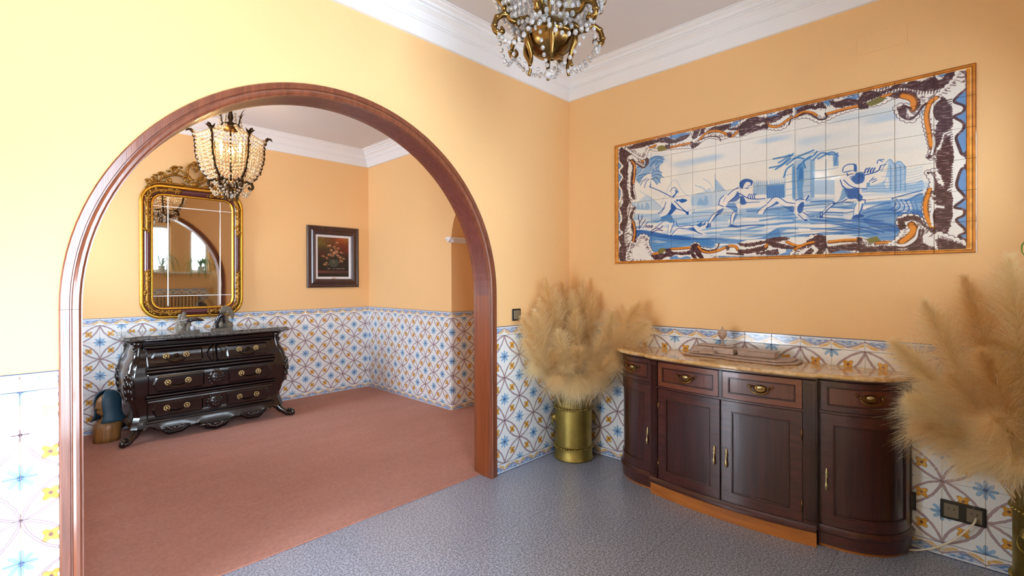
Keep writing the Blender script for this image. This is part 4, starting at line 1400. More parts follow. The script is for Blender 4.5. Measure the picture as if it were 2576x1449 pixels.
def bail(cv, a, z, drawer, w=.04):
    mb = MB(); x, y = cv.at(a, .012)
    for s in (-1, 1):
        q = cv.at(a + s * w, .004); q2 = cv.at(a + s * w, .02); mb.tube([(*q, z + .006), (*q2, z + .006)], .005, 8); mb.ball((*q2, z + .006), .0065, 8, 5)
        mb.tube(spline([(*cv.at(a + s * w, .004), z + .002), (*cv.at(a + s * (w + .012), .004), z + .012), (*cv.at(a + s * (w + .02), .004), z + .008)], 4), [.004] * 8 + [.001], 6)
    pts = [(*cv.at(a + w * cos(t) * (1 + .12 * sin(t)), .019 + .006 * sin(t)), z + .004 - .027 * sin(t)) for t in np.linspace(0, pi, 17)]
    mb.tube(pts, [.0028 + .0022 * sin(t) ** 2 for t in np.linspace(0, pi, 17)], 8)
    bp = [(*cv.at(a + .028 * cos(t), .003), z + .004 + (.014 if sin(t) > 0 else .026) * sin(t)) for t in np.linspace(0, 2 * pi, 20, endpoint=False)]
    fp = [(*cv.at(a + .024 * cos(t), .007), z + .004 + (.011 if sin(t) > 0 else .022) * sin(t)) for t in np.linspace(0, 2 * pi, 20, endpoint=False)]
    mb.grid([bp, fp], False, closed_u=True); mb.f.append(tuple(len(mb.v) - 20 + i for i in range(20))); mb.sm.append(False)
    h = mb.build('handle', 'brass_dark', drawer)
    mb2 = MB(); c = cv.at(a, .009); nx = Vector((*cv.at(a, 1), 0)) - Vector((*cv.at(a, 0), 0)); tx = nx.cross(Vector((0, 0, 1)))
    rows = [[Vector((*c, z + .005)) + tx * (.017 * r * cos(t)) + Vector((0, 0, .010 * r * sin(t))) + nx * d for t in np.linspace(0, 2 * pi, 14, endpoint=False)] for r, d in ((1, 0), (.9, .003), (.55, .005), (.05, .0055))]
    mb2.grid(rows, True, closed_u=True); mb2.build('handle_boss', 'brass_pale', drawer)
def drop_pull(cv, a, z, door):
    mb = MB()
    prof = [(.001, .05), (.005, .046), (.004, .038), (.008, .03), (.005, .022), (.009, .012), (.006, .004), (.003, 0)]
    x, y = cv.at(a, .007); mb.lathe((x, y, z), prof, 8)
    x2, y2 = cv.at(a, .014); mb.lathe((x2, y2, z - .05), [(.001, .056), (.003, .05), (.003, .04), (.006, .03), (.0085, .02), (.006, .011), (.004, .007), (.006, .003), (.001, -.002)], 8)
    p = cv.at(a, .004); mb.tube([(*p, z + .01), (x2, y2, z + .004)], .003, 6)
    mb.build('handle', 'brass_pale', door)
def front(cv, a0, a1, z0, z1, kind, fr, handle, hy=None, fm='mahogany_h', pm='mahogany', n=14):
    """framed drawer or door front: rails and stiles proud, veneered panel set in, thin bead"""
    mb = MB(); T = .004
    fs = fr if kind == 'drawer' else fr
    cv.slab(mb, a0, a1, z0, z0 + fr, -.012, T, n); cv.slab(mb, a0, a1, z1 - fr, z1, -.012, T, n)
    cv.slab(mb, a0, a0 + fs, z0 + fr, z1 - fr, -.012, T, 3); cv.slab(mb, a1 - fs, a1, z0 + fr, z1 - fr, -.012, T, 3)
    d = mb.build(kind, fm, sb)
    mb = MB(); cv.slab(mb, a0 + fs, a1 - fs, z0 + fr, z1 - fr, -.012, -.002, n); mb.build('panel', pm, d)
    b = .007; mb = MB()
    for p, q, c, e in ((a0 + fs, a1 - fs, z0 + fr, z0 + fr + b), (a0 + fs, a1 - fs, z1 - fr - b, z1 - fr), (a0 + fs, a0 + fs + b, z0 + fr, z1 - fr), (a1 - fs - b, a1 - fs, z0 + fr, z1 - fr)):
        cv.slab(mb, p, q, c, e, -.004, .0055, n if q - p > .05 else 1, .0022)
    mb.build('bead', 'mahogany', d)
    if kind == 'drawer': bail(cv, (a0 + a1) / 2 if hy is None else hy, (z0 + z1) / 2 + .004, d)
    else: drop_pull(cv, hy, handle, d)
    return d
def rng(y0, y1): a, b = sorted((ms(y0), ms(y1))); return a, b
DL = rng(-.903, -1.259); DR = rng(-1.282, -1.638)
d = front(cm, *DL, .645, .781, 'drawer', .026, None, fm='drawer_frame', pm='veneer'); d = front(cm, *DR, .645, .781, 'drawer', .026, None, fm='drawer_frame', pm='veneer')
DL2 = rng(-.903, -1.266); DR2 = rng(-1.275, -1.638)
d1 = front(cm, *DL2, .107, .629, 'door', .05, .335, hy=ms(-1.24)); d2 = front(cm, *DR2, .107, .629, 'door', .05, .335, hy=ms(-1.302))
for dd, yh in ((d1, -.9035), (d2, -1.6375)):
    for z in (.52, .18):
        x, y = cm.at(ms(yh), .004); MB().lathe((x, y, z), [(.001, -.028), (.0035, -.026), (.0035, .026), (.001, .028)], 8).build('hinge', 'brass_dark', dd)
for cv, hs in ((cl, 1), (cr, 1)):
    front(cv, .012, LE - .05, .645, .781, 'drawer', .024, None, hy=.20 if cv is cr else .15, pm='veneer', n=22)
    front(cv, .012, LE - .05, .107, .629, 'door', .048, .325, hy=.034, n=22)
    mb = MB(); cv.slab(mb, .004, LE, .632, .642, -.01, .006, 26); mb.build('rail', 'mahogany_h', sb)
    mb = MB(); cv.slab(mb, LE - .046, LE - .002, .105, .783, -.012, .004, 4)
    for i in range(3): cv.slab(mb, LE - .040 + i * .012, LE - .033 + i * .012, .12, .77, .002, .007, 1)
    mb.build('end_stile', 'mahogany', sb)

# ================================================================== stone desk set on the sideboard
TZ = .8205
def slab_poly(o, z0, z1, tilt=0):
    return [(-.215 - o, -1.0 + o), (-.222 - o, -1.235 ), (-.242 - o, -1.262), (-.246 - o, -1.50 - o * .4), (-.16, -1.575 - o), (-.035 + o * .3, -1.575 - o), (-.03 + o * .3, -1.0 + o)]
tray = thing('stone_tray', 'cream veined stone desk tray with stepped edge lying on golden marble', 'tray', (-.13, -1.28, TZ))
def stepped(o0, z0, z1, c=.004):
    rows = [[(x, y, z) for x, y in slab_poly(o, 0, 0)] for o, z in ((o0 - c, z0), (o0, z0 + c), (o0, z1 - c), (o0 - c, z1))]
    mb = MB().grid(rows, False, closed_u=True); k = len(rows[0]); mb.f += [tuple(range(k))[::-1], tuple(3 * k + i for i in range(k))]; mb.sm += [False, False]; return mb
stepped(.0, TZ, TZ + .011).build('base_slab', 'ivory_stone', tray); stepped(-.022, TZ + .011, TZ + .020).build('upper_slab', 'ivory_stone', tray)
T2 = TZ + .0203
def obox(x0, x1, y0, y1, z0, z1, flare=0):
    mb = MB(); f = flare
    return mb.add([(x0 + f, y0 + f, z0), (x1 - f, y0 + f, z0), (x1 - f, y1 - f, z0), (x0 + f, y1 - f, z0), (x0, y0, z1), (x1, y0, z1), (x1, y1, z1), (x0, y1, z1)], [(3, 2, 1, 0), (4, 5, 6, 7), (0, 1, 5, 4), (1, 2, 6, 5), (2, 3, 7, 6), (3, 0, 4, 7)])
cas = thing('stone_casket', 'cream stone casket in two halves standing behind the small box on the tray', 'box', (-.11, -1.15, T2))
for y0, y1 in ((-1.148, -1.04), (-1.26, -1.152)): obox(-.165, -.06, y0, y1, T2, T2 + .034, -.006).build('compartment', 'ivory_stone', cas, bevel=.003)
obox(-.155, -.068, -1.25, -1.05, T2 + .034, T2 + .042, .004).build('lid', 'ivory_stone', cas, bevel=.003)
pen = thing('stone_pen_box', 'long low cream stone pen box at the near end of the tray', 'box', (-.12, -1.385, T2))
obox(-.17, -.085, -1.475, -1.285, T2, T2 + .030, .003).build('box_body', 'ivory_stone', pen, bevel=.003); obox(-.172, -.083, -1.477, -1.283, T2 + .030, T2 + .036, 0).build('lid', 'ivory_stone', pen, bevel=.003)
sm = thing('stone_stamp_box', 'smallest flat cream stone box lying in front of the casket', 'box', (-.195, -1.135, T2))
obox(-.212, -.176, -1.172, -1.095, T2, T2 + .014, -.004).build('box_body', 'ivory_stone', sm, bevel=.002); obox(-.213, -.175, -1.173, -1.094, T2 + .014, T2 + .018, 0).build('lid', 'ivory_stone', sm, bevel=.0015)
gob = thing('stone_goblet', 'little lidded stone goblet standing on top of the casket', 'goblet', (-.112, -1.185, T2 + .0425))
gz = T2 + .0425
MB().lathe((-.112, -1.185, gz), [(.001, 0), (.016, 0), (.017, .004), (.008, .009), (.005, .016), (.008, .022), (.005, .028), (.006, .034), (.014, .042), (.023, .055), (.026, .066), (.024, .070), (.001, .070)], 20).build('cup', 'ivory_stone', gob)
MB().lathe((-.112, -1.185, gz), [(.025, .0705), (.024, .078), (.017, .087), (.006, .093), (.004, .097), (.006, .101), (.004, .106), (.001, .108)], 20).build('lid', 'ivory_stone', gob)

# ================================================================== tile mural
MY0, MY1, MZ0, MZ1 = -.405, -2.2355, 1.374, 2.205
mural = thing('tile_mural', 'blue and white tile mural of running boys and dogs with brown scroll border', 'mural', (-.001, (MY0 + MY1) / 2, MZ0))
def gen_image(name, arr):
    h, w, _ = arr.shape; img = bpy.data.images.new(name, w, h, alpha=False)
    px = np.ones((h, w, 4), np.float32); px[..., :3] = arr[::-1]; img.pixels.foreach_set(px.ravel()); img.update(); img.pack(); return img
def mat_print(name, img, rough, wob=0):
    m, nt, p = new_mat(name); t = nt.nodes.new('ShaderNodeTexImage'); t.image = img; t.extension = 'EXTEND'
    nt.links.new(nt.nodes.new('ShaderNodeTexCoord').outputs['UV'], t.inputs[0]); nt.links.new(t.outputs[0], p.inputs['Base Color']); p.inputs['Roughness'].default_value = rough
    if wob: bump(nt, p, noise(nt, 9, 2), wob)
    return m
M['mural'] = mat_print('painted_mural_glaze', gen_image('mural_paint', paint_mural(MURAL)), .08, .0012)
M['flowers'] = mat_print('oil_flowers', gen_image('flower_paint', paint_flowers()), .35)
NC, NR = 13, 6
for i in range(NC):
    for j in range(NR):
        y0 = MY0 + (MY1 - MY0) * i / NC; y1 = MY0 + (MY1 - MY0) * (i + 1) / NC; z0 = MZ0 + (MZ1 - MZ0) * j / NR; z1 = z0 + (MZ1 - MZ0) / NR
        g, c, t = .0007, .002, .007; w, h = abs(y1 - y0), z1 - z0
        vs = [(-.0008, y0 - g, z0 + g), (-.0008, y1 + g, z0 + g), (-.0008, y1 + g, z1 - g), (-.0008, y0 - g, z1 - g)]
        vs += [(-t + c * .5, y, z) for _, y, z in vs[:4]] + [(-t, y0 - g - c, z0 + g + c), (-t, y1 + g + c, z0 + g + c), (-t, y1 + g + c, z1 - g - c), (-t, y0 - g - c, z1 - g - c)]
        cy, cz = (y0 + y1) / 2, (z0 + z1) / 2; ry, rz = random.gauss(0, .0014), random.gauss(0, .0014)
        vs = [(x - ((y - cy) * ry + (z - cz) * rz if x < -.001 else 0), y, z) for x, y, z in vs]
        mb = MB().add(vs, [(8, 9, 10, 11)] + [(4 + k, 4 + (k + 1) % 4, 8 + (k + 1) % 4, 8 + k) for k in range(4)] + [(k, (k + 1) % 4, 4 + (k + 1) % 4, 4 + k) for k in range(4)])
        o = mb.build('tile', 'mural', mural); uv = o.data.uv_layers.new(name='UVMap')
        for l in o.data.loops:
            x, y, z = o.data.vertices[l.vertex_index].co; oy, oz = ORIGIN[o.name][1:]
            uv.data[l.index].uv = ((y + oy - MY0) / (MY1 - MY0), (z + oz - MZ0) / (MZ1 - MZ0))

# ================================================================== small fittings
sw = thing('light_switch', 'dark square rocker light switch beside the arch', 'switch', (-.589, 0, 1.03))
MB().box(-.629, -.549, -.010, 0, .990, 1.070).build('surround', 'black', sw, bevel=.004, seg=2); MB().box(-.619, -.559, -.014, -.009, 1.0, 1.060).build('rocker', 'taupe', sw, bevel=.003)
def socket(name, label, y0, y1, n):
    r = thing(name, label, 'socket', (0, (y0 + y1) / 2, .22)); MB().box(-.018, -.0068, y0, y1, .178, .262).build('surround', 'black', r, bevel=.004, seg=2)
    w = (y1 - y0) / n
    for i in range(n):
        a = y0 + w * i + .012; b = y0 + w * (i + 1) - .012
        ins = MB().box(-.020, -.017, a, b, .190, .250).build('insert', 'taupe', r, bevel=.002)
        for dy in (-.009, .009): MB().lathe((-.0203, (a + b) / 2 + dy, .228), [(.0001, -.0006), (.0028, -.0006), (.0028, .0004), (.0001, .0004)], 10, axis=0).build('hole', 'socket_hole', ins)
socket('double_socket', 'dark double wall socket with taupe inserts low on the tiles by the right-hand grasses', -2.264, -2.115, 2)
socket('wall_socket', 'dark single wall socket half hidden behind the end of the sideboard', -2.031, -1.951, 1)
cb = MB().tube(spline([(-.024, -2.232, .214), (-.046, -2.226, .20), (-.05, -2.201, .16), (-.05, -2.162, .105), (-.05, -2.096, .045), (-.05, -2.03, .008), (-.06, -1.985, .005), (-.05, -1.95, .005)], 8), .0042, 8)
tag(cb.build('power_cable', 'cable'), 'thin white cable hanging from the double socket to the floor', 'cable')
ap = MB().box(-.0035, .001, -2.002, -1.808, 2.376, 2.470)
tag(ap.build('access_cover', 'plaster', bevel=.001), 'painted-over square cover plate on the ochre wall above the mural', 'cover')

# ================================================================== brass stands and pampas
def brass_stand(x, y, label, r=.131, h=.455, rot=0):
    v = thing('brass_stand', label, 'vase', (x, y, 0))
    rr = r / .131
    prof = [(.001, .006), (.128, .006), (.137, .0), (.140, .006), (.138, .012), (.134, .016), (.134, .03), (.131, .034), (.131, .074), (.131, h - .1), (.131, h - .02), (.134, h - .014), (.137, h - .006), (.135, h), (.131, h), (.127, h - .006), (.125, h - .03), (.124, .02), (.001, .02)]
    MB().lathe((x, y, 0), [(p * rr, z) for p, z in prof], 40).build('body', 'brass', v, normals=False)
    for z in (.088, h - .092):
        mb = MB().lathe((x, y, z), [(.130 * rr, -.017), (.136 * rr, -.014), (.136 * rr, -.010), (.132 * rr, -.008), (.132 * rr, .008), (.136 * rr, .010), (.136 * rr, .014), (.130 * rr, .017)], 40)
        for k in range(44): a = 2 * pi * k / 44; mb.ball((x + .135 * rr * cos(a), y + .135 * rr * sin(a), z), .0092, 6, 4, (1, 1, .8))
        mb.build('rope_band', 'brass', v)
    for s in (0, pi):
        a = rot + s; c = Vector((x + .133 * rr * cos(a), y + .133 * rr * sin(a), .285)); n = Vector((cos(a), sin(a), 0)); t = Vector((-sin(a), cos(a), 0))
        mb = MB().ball(c + n * .004, .022, 10, 7, (1, 1, 1.1)).ball(c + n * .02 + Vector((0, 0, -.004)), .010, 8, 5)
        for k in range(10): q = 2 * pi * k / 10; mb.ball(c + t * .021 * cos(q) + Vector((0, 0, .023 * sin(q))), .008, 6, 4)
        m = mb.build('lion_mask', 'brass', v)
        pts = [c + n * .02 + t * .024 * cos(q) + Vector((0, 0, -.03 + .03 * sin(q))) for q in np.linspace(0, 2 * pi, 20)]
        MB().tube(pts, .0035, 6, caps=False).build('ring', 'brass', m)
    return v
brass_stand(-.165, -.160, 'tall brass stand full of pampas grass in the corner beside the sideboard', rot=-.75)
brass_stand(-.175, -2.467, 'brass stand of pampas grass by the double socket, cut by the frame edge', rot=2.4)

def plume(base, tip, mid_off, label, group, dens=1.0, width=.075, start=.32, droop=.12, tone=.5, seed=0, keep=None):
    rg = np.random.default_rng(seed)
    b, t = Vector(base), Vector(tip); L = (t - b).length
    p1 = b + (t - b) * .35 + Vector(mid_off) * .8; p2 = b + (t - b) * .72 + Vector(mid_off)
    path = bez(b, p1, p2, t, 40)
    root = thing('pampas_plume', label, 'grass', tuple(base), group)
    MB().tube(path[:32], [.0032 - .0014 * i / 32 for i in range(32)], 6).build('stem', 'stem', root)
    P = np.array([tuple(q) for q in path]); N = int(3000 * dens)
    s = start + (1 - start) * rg.random(N) ** .85
    idx = s * 40; i0 = np.minimum(idx.astype(int), 39); f = (idx - i0)[:, None]
    o = P[i0] * (1 - f) + P[i0 + 1] * f; T = P[i0 + 1] - P[i0]; T /= np.linalg.norm(T, axis=1)[:, None]
    u = (s - start) / (1 - start)
    prof = np.clip(u * 5, .35, 1) ** .8 * np.clip((1.04 - u) * 2.2, 0.22, 1)
    rd = rg.normal(size=(N, 3)); rd -= T * (rd * T).sum(1)[:, None]; rd /= np.linalg.norm(rd, axis=1)[:, None]
    ln = width * prof * (.55 + .75 * rg.random(N)); spread = .35 + .55 * rg.random(N)
    d0 = T * 1.0 + rd * spread[:, None]; d0 /= np.linalg.norm(d0, axis=1)[:, None]
    g = np.array([0, 0, -1.0]) * droop
    w = (.00045 + .0005 * rg.random(N))[:, None]
    side = np.cross(d0, rg.normal(size=(N, 3))); side /= np.linalg.norm(side, axis=1)[:, None]
    K = 5; rows = []
    curl = rg.normal(size=(N, 3)) * .32; cl2 = rg.normal(size=(N, 3)) * .08
    for k in range(K):
        q = k / (K - 1); pos = o + d0 * (ln * q * 1.5)[:, None] + (g * 1.2 + curl * .6 + rd * .25) * (ln * q * q)[:, None] + cl2 * (ln * sin(q * 5.2))[:, None]
        ww = w * (1 - .75 * q); rows += [pos - side * ww, pos + side * ww]
    V = np.stack(rows, 1)                       # N, 2K, 3
    if keep is not None:                        # strands end at the wall faces
        V[..., 0] = np.minimum(V[..., 0], keep[0]); V[..., 1] = np.minimum(V[..., 1], keep[1])
        if len(keep) > 2: V[..., 1] = np.maximum(V[..., 1], keep[2])
    F = np.array([[2 * k, 2 * k + 1, 2 * k + 3, 2 * k + 2] for k in range(K - 1)])
    faces = (F[None] + (np.arange(N) * 2 * K)[:, None, None]).reshape(-1, 4)
    me = bpy.data.meshes.new('plume_hair'); nv = N * 2 * K
    me.vertices.add(nv); me.vertices.foreach_set('co', (V.reshape(-1, 3) - np.array(base)).ravel())
    me.loops.add(faces.size); me.loops.foreach_set('vertex_index', faces.ravel())
    me.polygons.add(len(faces)); me.polygons.foreach_set('loop_start', np.arange(0, faces.size, 4)); me.update()
    tn = np.clip(tone + .22 * rg.normal(size=N) + .12 * (u - .5), 0, 1)
    at = me.attributes.new('tone', 'FLOAT', 'POINT'); at.data.foreach_set('value', np.repeat(tn, 2 * K).astype(np.float32))
    me.materials.append(M['plume']); ob = bpy.data.objects.new('plume_hair', me); COL.objects.link(ob); ob.parent = root
    ob['kind'] = 'stuff'
    return root
KL = (-.010, -.010)
GL = 'pampas plumes in the corner stand'
bl = (-.165, -.160, .30)
def pb(tip, k): # where the stem leaves the mouth
    d = Vector((tip[0] - bl[0], tip[1] - bl[1], 0)); d = d.normalized() * min(.085, d.length * .5 + .01) if d.length > .01 else d; return (bl[0] + d.x, bl[1] + d.y, .30)
PL = [((-.372, -.08, 1.275), 'tallest pampas plume, at the upper left of the sheaf in the corner stand', .075, .4, 0), ((-.45, -.085, 1.13), 'upright pampas plume left of the tallest one in the corner stand', .07, .36, 0), ((-.30, -.10, 1.20), 'upright pampas plume just right of the tallest one in the corner stand', .075, .4, 0), ((-.185, -.08, 1.245), 'upright pampas plume standing right against the corner of the walls', .08, .38, 0), ((-.10, -.20, 1.25), 'tall orange-tinted pampas plume right of the wall corner', .08, .38, 0), ((-.17, -.16, 1.18), 'upright pampas plume in front of the two at the wall corner', .075, .4, 0),
      ((-.11, -.29, 1.15), 'rightmost upright pampas plume of the corner sheaf, under the mural\'s lower left end', .07, .38, 0), ((-.24, -.24, 1.05), 'shorter upright pampas plume in the middle of the corner sheaf', .08, .36, 0), ((-.52, -.10, 1.06), 'upright pampas plume of the corner sheaf nearest the light switch', .07, .36, 0),
      ((-.625, -.095, 1.02), 'pampas plume leaning furthest left, its tip beneath the light switch', .085, .34, 1),
      ((-.63, -.12, .87), 'short left-hand pampas plume spreading low in front of the lattice tiles', .08, .34, 1), ((-.55, -.13, .70), 'lowest left-hand pampas plume, bending down beside the stand', .08, .42, 2),
      ((-.13, -.66, 1.10), 'big golden pampas plume arching right above the end of the sideboard', .11, .38, 1), ((-.12, -.72, .98), 'bushy golden pampas plume resting over the sideboard top', .10, .42, 2), ((-.12, -.46, 1.05), 'golden pampas plume halfway between the sheaf and the sideboard', .09, .38, 0),
      ((-.23, -.56, .75), 'grey-beige pampas plume pressed against the side of the sideboard', .085, .36, 2),
      ((-.20, -.44, .88), 'pale pampas plume leaning right in front of the golden ones', .085, .32, 1), ((-.40, -.22, .92), 'pale pampas plume leaning forward on the left of the corner sheaf', .085, .32, 1), ((-.31, -.31, .80), 'pale fluffy pampas plume in the middle of the corner bouquet\'s front', .09, .30, 2), ((-.24, -.42, .66), 'pale drooping pampas plume hanging above the right rim of the corner stand', .09, .28, 2), ((-.36, -.25, .68), 'pale drooping pampas plume hanging above the left rim of the corner stand', .09, .28, 2), ((-.44, -.18, .78), 'pale pampas plume spreading left, just beneath the forward-leaning one', .09, .30, 1), ((-.345, -.36, .57), 'low drooping pampas plume with its fringe over the corner stand\'s right rim', .085, .30, 3), ((-.37, -.30, .55), 'low drooping pampas plume with its fringe over the middle of the corner stand\'s rim', .085, .26, 3)]
PL += [((-.44, -.22, .60), 'small drooping pampas plume whose fringe hides the left part of the corner stand rim', .085, .3, 3), ((-.24, -.42, .60), 'small drooping pampas plume hiding the right part of the corner stand rim', .085, .3, 3)]
for i, (tip, lab, wd, st, dr) in enumerate(PL):
    bs = pb(tip, i); up = [.02, .06, .12, .16][dr]
    plume(bs, tip, (0, 0, up), lab, GL, 1.0 if dr < 2 else 1.15, wd, st, [.1, .25, .5, .9][dr], .40 + .05 * dr + .15 * ((i * 7) % 3), 100 + i, (-.010, -.010))
GR = 'pampas plumes in the right-hand stand'
br = (-.175, -2.467, .30)
PR = [((-.22, -2.20, 1.26), 'tall brown pampas plume rising highest beneath the right end of the mural', .09, .38, 0), ((-.30, -2.08, 1.16), 'smoky pampas plume with a white tip leaning over the right end of the sideboard', .09, .34, 0),
      ((-.34, -1.98, .99), 'pale golden pampas plume reaching furthest left, level with the top of the tile dado', .09, .34, 1), ((-.32, -2.03, .76), 'pale golden pampas plume pointing at the sideboard\'s end drawer', .09, .32, 1), ((-.30, -2.05, .66), 'pale golden pampas plume fanning left below the sideboard\'s end drawer', .09, .34, 2), ((-.29, -2.14, .62), 'pale golden pampas plume bending down over the lattice tiles above the sockets', .09, .32, 2), ((-.33, -2.22, .56), 'lowest pale pampas plume, drooping just above the double socket', .09, .3, 2),
      ((-.25, -2.33, 1.34), 'dense brown pampas plume rising straight up by the right frame edge', .10, .36, 0), ((-.40, -2.25, .98), 'dense brown pampas plume at shoulder height of the right-hand bunch', .10, .32, 1), ((-.45, -2.28, .74), 'dense brown pampas plume sagging over the rim of the right-hand stand', .09, .3, 2), ((-.3, -2.5, 1.3), 'dense brown pampas plume beyond the frame edge, against the rear wall', .10, .36, 0), ((-.42, -2.34, .62), 'lowest dense brown pampas plume hiding the rim of the right-hand stand', .12, .28, 2), ((-.36, -2.16, .88), 'pale golden pampas plume in the middle of the right-hand fan', .09, .32, 1)]
for i, (tip, lab, wd, st, dr) in enumerate(PR):
    d = Vector((tip[0] - br[0], tip[1] - br[1], 0)); d = d.normalized() * .08; bs = (br[0] + d.x, br[1] + d.y, .30)
    plume(bs, tip, (0, 0, [.03, .09, .13][dr]), lab, GR, 1.15, wd, st, [.15, .3, .6][dr], .36 + .14 * ((i * 5) % 4) + (.12 if 'pale' in lab or 'white' in lab else -.06), 200 + i, (-.010, 9, -2.79))

# ================================================================== black bombe chest
CHX, CHF, CHB = -1.775, 2.455, 2.99
ch = thing('bombe_chest', 'black carved three-drawer bombe chest with grey marble top beneath the gilt mirror', 'chest', (CHX, 2.72, .008))
BUL = [(.10, .060), (.16, .040), (.21, .022), (.27, .030), (.40, .072), (.50, .080), (.58, .062), (.68, .016), (.74, .0), (.80, .004)]
def bul(z): return lerp(BUL, z)
def hw(z): return .525 + bul(z) * .75
def yf(z): return CHF - bul(z)
ZS = list(np.linspace(.12, .795, 34))
def section(z):
    h, y = hw(z), yf(z); c = .035
    return [(CHX - h, CHB, z), (CHX - h, y + c, z), (CHX - h + c, y, z), (CHX + h - c, y, z), (CHX + h, y + c, z), (CHX + h, CHB, z)]
mb = MB().grid([section(z) for z in ZS], True, closed_u=True); mb.f += [tuple(range(6))[::-1], tuple(33 * 6 + i for i in range(6))]; mb.sm += [False, False]
ob = mb.build('carcass', 'ebony', ch)
ob.data.set_sharp_from_angle(angle=.5)
def fsurf(x, z, off): return (x, yf(z) - off, z)
def fpanel(mb, x0, x1, z0, z1, off0, off1, nz=8, ch_=.006, shape=None):
    """raised panel on the bulging front; shape(z01) trims its two ends"""
    rows = []
    for k in range(nz + 1):
        t = k / nz; z = z0 + (z1 - z0) * t; e0, e1 = shape(t) if shape else (0, 0)
        a, b = x0 + e0, x1 - e1; inn = off0 if k in (0, nz) else off1
        zz = z
        rows.append([fsurf(a, zz, off0), fsurf(a + ch_, zz, inn), fsurf(b - ch_, zz, inn), fsurf(b, zz, off0)])
    mb.grid(rows, False); return mb
def fbar(mb, x0, x1, z, h, off, r=3):
    rows = [[fsurf(x, z + h * cos(t), off * max(0, sin(t)) + .0005) for t in np.linspace(0, pi, 7)] for x in np.linspace(x0, x1, r)]
    return mb.grid(rows, True)
def rosette(c, r, mb, n=12):
    for k in range(n):
        a = 2 * pi * k / n; p = Vector(c) + Vector((cos(a) * r * .66, -.003, sin(a) * r * .66))
        mb.ball(p, r * .27, 6, 4, (1, .6, 1))
    mb.ball(Vector(c) + Vector((0, -.006, 0)), r * .36, 8, 5); return mb
for (z0, z1), nm in (((.585, .735), 'top'), ((.368, .548), 'mid'), ((.165, .33), 'low')):
    zc = (z0 + z1) / 2; xl = .455
    mb = MB(); fpanel(mb, CHX - xl - .01, CHX + xl + .01, z0, z1, .001, .012, 10)
    dw = mb.build('drawer', 'ebony', ch, smooth=True); dw.data.set_sharp_from_angle(angle=.35)
    mb = MB()
    for z, h, o in ((z1 + .008, .013, .026), (z1 + .027, .006, .015), (z0 - .006, .012, .024)): fbar(mb, CHX - xl - .02, CHX + xl + .02, z, h, o)
    mb.build('moulding', 'ebony', ch)
    for s in (-1, 1):
        pt = (lambda t: (.03 * (1 - abs(2 * t - 1)), 0)) if s < 0 else (lambda t: (0, .03 * (1 - abs(2 * t - 1))))
        a, b = (CHX - xl + .015, CHX - .085) if s < 0 else (CHX + .085, CHX + xl - .015)
        mb = MB(); fpanel(mb, a, b, z0 + .022, z1 - .022, .010, .024, 8, .014, (lambda t: (.028 * abs(2 * t - 1), 0)) if s < 0 else (lambda t: (0, .028 * abs(2 * t - 1)))); mb.build('raised_panel', 'ebony', dw, smooth=True).data.set_sharp_from_angle(angle=.35)
        hx = CHX + (-.272 if s < 0 else .255)
        mb = MB()
        for q in (-.068, .068): tag(rosette(fsurf(hx + q, zc + .008, .026), .027, MB(), 10).build('handle_rosette', 'brass_pale', dw), 'pale brass rosette')
        mb = MB(); pts = [Vector(fsurf(hx + .068 * cos(t), zc + .004 - .034 * sin(t), .034 + .006 * sin(t))) for t in np.linspace(0, pi, 15)]
        mb.tube(pts, [.003 + .003 * sin(t) ** 4 for t in np.linspace(0, pi, 15)], 7)
        if nm == 'top': rosette(fsurf(hx, zc + .004, .026), .024, mb, 9); mb.ball(fsurf(hx, zc - .03, .03), .008, 8, 5)
        mb.build('handle_bail', 'bronze', dw)
    mb = MB()
    if nm == 'top':
        for s in (-1, 1): fpanel(mb, CHX - .068 if s < 0 else CHX + .006, CHX - .006 if s < 0 else CHX + .068, z0 + .008, z1 - .006, .010, .032, 8, .012, (lambda t: (.04 * abs(2 * t - .9), 0)) if s < 0 else (lambda t: (0, .04 * abs(2 * t - .9))))
    else:
        c = Vector(fsurf(CHX, zc, .014)); mb.ball(c, .058, 16, 10, (1, .42, 1.12))
        for k in range(14): a = 2 * pi * k / 14; mb.ball(c + Vector((.054 * cos(a), -.002, .060 * sin(a))), .0125, 7, 5, (1, .7, 1))
        for k in range(8): a = 2 * pi * k / 8; mb.ball(c + Vector((.026 * cos(a), -.018, .03 * sin(a))), .010, 6, 4)
        mb.ball(c + Vector((0, -.02, 0)), .012, 8, 5)
    mb.build('carved_boss', 'ebony', dw)
